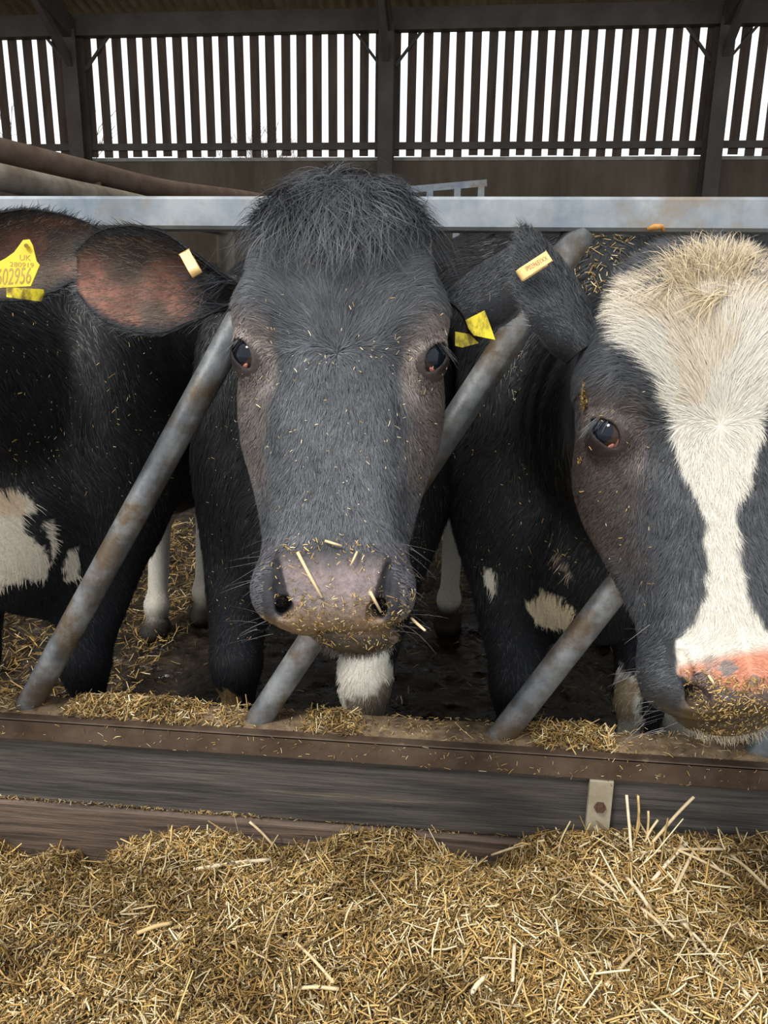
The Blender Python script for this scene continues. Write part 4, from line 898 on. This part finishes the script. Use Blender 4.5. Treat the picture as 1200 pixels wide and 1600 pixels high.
# long single stalks
def stalk(pts, label, w_=.0040, colr=(.74, .58, .34)):
    m = MB(); o0 = pts[0]; m.tube(arc([p-o0 for p in pts], 4) if len(pts) > 2 else [p-o0 for p in pts], w_*.62, 7)
    o = m.build('straw_stalk', mat_stalk(colr), None, True); o.location = o0
    tag(o, label, 'straw', 'long straw stalks on the heap'); return o
_ms = {}
def mat_stalk(c):
    k = tuple(c)
    if k not in _ms: _ms[k] = mat('pale_straw', .5, .35, 0, c1=tuple(.75*v for v in c), c2=c, scale=60, stretch=(1, 1, 1))
    return _ms[k]
def on_heap(px, py, up=.012):
    for Y_ in np.linspace(.4, 1.24, 500):
        p = at_y(px, py, Y_)
        if p[2] <= heap_h(np.array(p[0]), np.array(p[1])): return p+V3(0, 0, up)
    return p
pale = (.80, .68, .47); gold = (.66, .48, .22); mid_ = (.74, .58, .34)
for a, b, lab, w_, cc in [
    ((303, 1368), (422, 1352), 'broad pale straw lying level on the heap at the left', .0062, pale),
    ((768, 1336), (850, 1322), 'gold straw pointing left over the dip right of centre', .0036, mid_),
    ((390, 1284), (428, 1322), 'straw leaning on the lower plank above the broad pale straw', .0040, mid_),
    ((1000, 1341), (1132, 1336), 'long level straw crossing the tangle right of the bracket', .0040, mid_),
    ((1072, 1326), (1018, 1386), 'thick pale straw slanting down left in the tangle', .0058, pale),
    ((1083, 1338), (1050, 1408), 'steep gold straw slanting down left, right of the thick pale one', .0046, mid_),
    ((1030, 1326), (1145, 1380), 'long straw slanting down right through the tangle', .0040, mid_),
    ((978, 1380), (1018, 1436), 'pale straw below the tangle slanting down right', .0054, pale),
    ((1000, 1428), (1052, 1476), 'short straw just below the pale slanting one', .0044, mid_),
    ((1056, 1442), (1170, 1570), 'very long straw slanting down to the lower right corner', .0042, pale),
    ((1062, 1436), (1090, 1500), 'straw lying along the start of the very long one', .0036, mid_),
    ((945, 1550), (1002, 1488), 'straw slanting up right, left of the very long one', .0044, mid_),
    ((803, 1486), (800, 1545), 'upright pale straw low in the middle of the heap', .0048, pale),
    ((915, 1370), (962, 1404), 'straw slanting down right, under the bracket', .0048, mid_),
    ((462, 1482), (522, 1546), 'long straw slanting down right, low left of centre', .0040, mid_),
    ((460, 1555), (530, 1556), 'level straw near the bottom, left of centre', .0046, mid_),
    ((215, 1468), (270, 1452), 'flat gold husk lying level in the left part of the heap', .0060, gold),
    ((735, 1565), (756, 1538), 'short broad straw near the bottom, right of centre', .0060, pale),
    ((1140, 1345), (1200, 1400), 'straw slanting out of the frame at the right edge', .0046, mid_)]:
    p, q = on_heap(*a), on_heap(*b); stalk([p, (p+q)/2+V3(0, 0, .003), q], lab, w_, cc)
for a, am, b, dy, lab, w_, cc in [
    ((979, 1242), (984, 1300), (989, 1350), .03, 'pale straw standing upright against the dark plank, left of the standing group', .0042, pale),
    ((997, 1243), (998, 1275), (992, 1312), .02, 'gold straw standing upright, second of the standing group', .0036, gold),
    ((1013, 1267), (1013, 1285), (1010, 1318), .02, 'short gold straw standing upright in the standing group', .0034, gold),
    ((1084, 1245), (1055, 1275), (1008, 1326), .05, 'long straw leaning up to the right against the dark plank', .0044, mid_),
    ((963, 1302), (974, 1312), (988, 1326), .02, 'short straw leaning left at the foot of the standing group', .0042, mid_),
    ((1028, 1281), (1015, 1300), (1004, 1322), .02, 'short straw leaning right between the standing stalks', .0036, mid_)]:
    q = on_heap(*b); q2 = at_y(*b, q[1]); tip = at_y(*a, 1.235-.0); md = at_y(*am, (q[1]+1.235)/2); stalk([tip, md, q2-V3(0, 0, .006)], lab, w_, cc)

# flecks caught on the animals
def flecks(c, regions, name_label):
    V, Q = c.V, c.Q; nV = vert_normals(V, Q); cen = V[Q[:, 0]]; vis = (nV[Q[:, 0]]*nrm(CC-cen)).sum(1) > .45; Qv = Q[vis]; cen = cen[vis]; px, py = proj(cen); out = []
    for poly, n, med, wd, p in regions:
        m = in_poly(px, py, poly) & (cen[:, 1] < 2.3)
        if m.sum() < 3: continue
        q = Qv[m]; P, f = scatter(V, q, n); N_ = nV[q[f, 0]]; D = rng.normal(0, 1, (n, 3)); D -= N_*(D*N_).sum(1, keepdims=True)
        out.append(sticks(P+N_*rng.uniform(.001, .006, (n, 1)), D+N_*.1, N_, med*np.exp(rng.normal(0, .5, n)), wd*rng.uniform(.6, 1.3, n), straw_cols(n, p)))
    o = join(out, 'straw_flecks'); tag(o, name_label, 'straw', kind='stuff')
pp = (.1, .3, .6, .0, .0, .0, .0); pm = (.35, .3, .15, .15, .0, .0, .1); pd_ = (.2, .15, .05, .3, .15, .1, .1)
flecks(B, [([(360, 400), (700, 400), (700, 700), (650, 850), (420, 850), (370, 700)], 420, .0028, .0010, pp), ([(440, 262), (640, 262), (660, 400), (400, 400)], 60, .004, .0011, pm),
           ([(415, 845), (660, 845), (665, 960), (600, 1010), (450, 990), (410, 930)], 1000, .0030, .0011, pm), ([(425, 930), (660, 930), (640, 1020), (460, 1000)], 1500, .0036, .0012, pd_),
           ([(430, 840), (600, 840), (600, 880), (430, 880)], 160, .004, .0013, pm), ([(300, 640), (400, 640), (400, 1000), (300, 1000)], 40, .004, .0012, pm)],
       'tiny straw flecks on the face and muzzle of the central cow')
flecks(Cw, [([(920, 450), (1100, 450), (1100, 800), (1000, 1000), (930, 800)], 120, .003, .0011, pm), ([(1060, 1060), (1210, 1060), (1210, 1150), (1100, 1150)], 900, .0026, .0012, pd_), ([(1070, 1040), (1200, 1065), (1200, 1095), (1090, 1080)], 60, .0035, .0012, pm),
            ([(860, 365), (1010, 365), (960, 470), (880, 480)], 200, .009, .0018, (.2, .2, .2, .2, .1, .05, .05)), ([(850, 560), (920, 600), (910, 720), (860, 700)], 200, .004, .0026, (.05, .0, .0, .4, .3, .2, .1)), ([(690, 540), (900, 560), (930, 900), (740, 900)], 90, .005, .0015, pm)],
       'straw flecks on the head, neck and nose of the blazed cow')
flecks(A, [([(0, 450), (330, 520), (300, 800), (0, 800)], 170, .0045, .0014, pm), ([(220, 366), (350, 366), (340, 420), (300, 420)], 30, .005, .0015, pm)], 'scattered straw flecks on the neck of the left cow')
# bigger bits on the noses
def nose_bit(c, a, b, w_, label, lift=.004):
    def hit(px, py):
        V = c.V; x, y = proj(V); m = (np.hypot(x-px, y-py) < 9); 
        if not m.any(): return at(px, py, .87)
        z = ((V[m]-CC) @ CF); return at(px, py, z.min()-lift)
    p, q = hit(*a), hit(*b); m = MB(); md = (p+q)/2-CF*.003; m.tube([0*p, md-p, q-p], [w_/2, w_/2, w_/2.6], 7)
    o = m.build('straw_stalk', mat_stalk(mid_), None, True); o.location = p; tag(o, label, 'straw', 'straw bits stuck to the noses')
nose_bit(B, (465, 863), (503, 934), .0042, 'long gold straw stuck slantwise to the nose of the central cow')
nose_bit(B, (578, 924), (595, 956), .0038, 'short straw sticking out of a nostril of the central cow')
nose_bit(B, (643, 966), (664, 985), .0036, 'straw poking from the mouth corner of the central cow')
nose_bit(B, (558, 862), (548, 884), .0030, 'small straw on the upper nose of the central cow, right of the midline')
nose_bit(B, (508, 845), (534, 853), .0034, 'small husk on the bridge of the nose of the central cow')
nose_bit(Cw, (1107, 1055), (1116, 1072), .0032, 'small pale straw on the nose of the blazed cow, near its nostril')
# orange scrap hanging from the top rail
m = MB(); p0 = at_y(1014, 357, 1.28); m.tube([at_y(1012, 358, 1.28)-p0, at_y(1022, 355, 1.275)-p0, at_y(1034, 354, 1.275)-p0, at_y(1037, 362, 1.28)-p0], [.003, .005, .004, .002], 8)
o = m.build('silage_scrap', mat('orange_scrap', .7, .2, 0, c1=(.35, .15, .04), c2=(.55, .28, .08), scale=120), None, True); o.location = p0; tag(o, 'small orange brown silage scrap under the top rail above the blazed cow', 'silage')
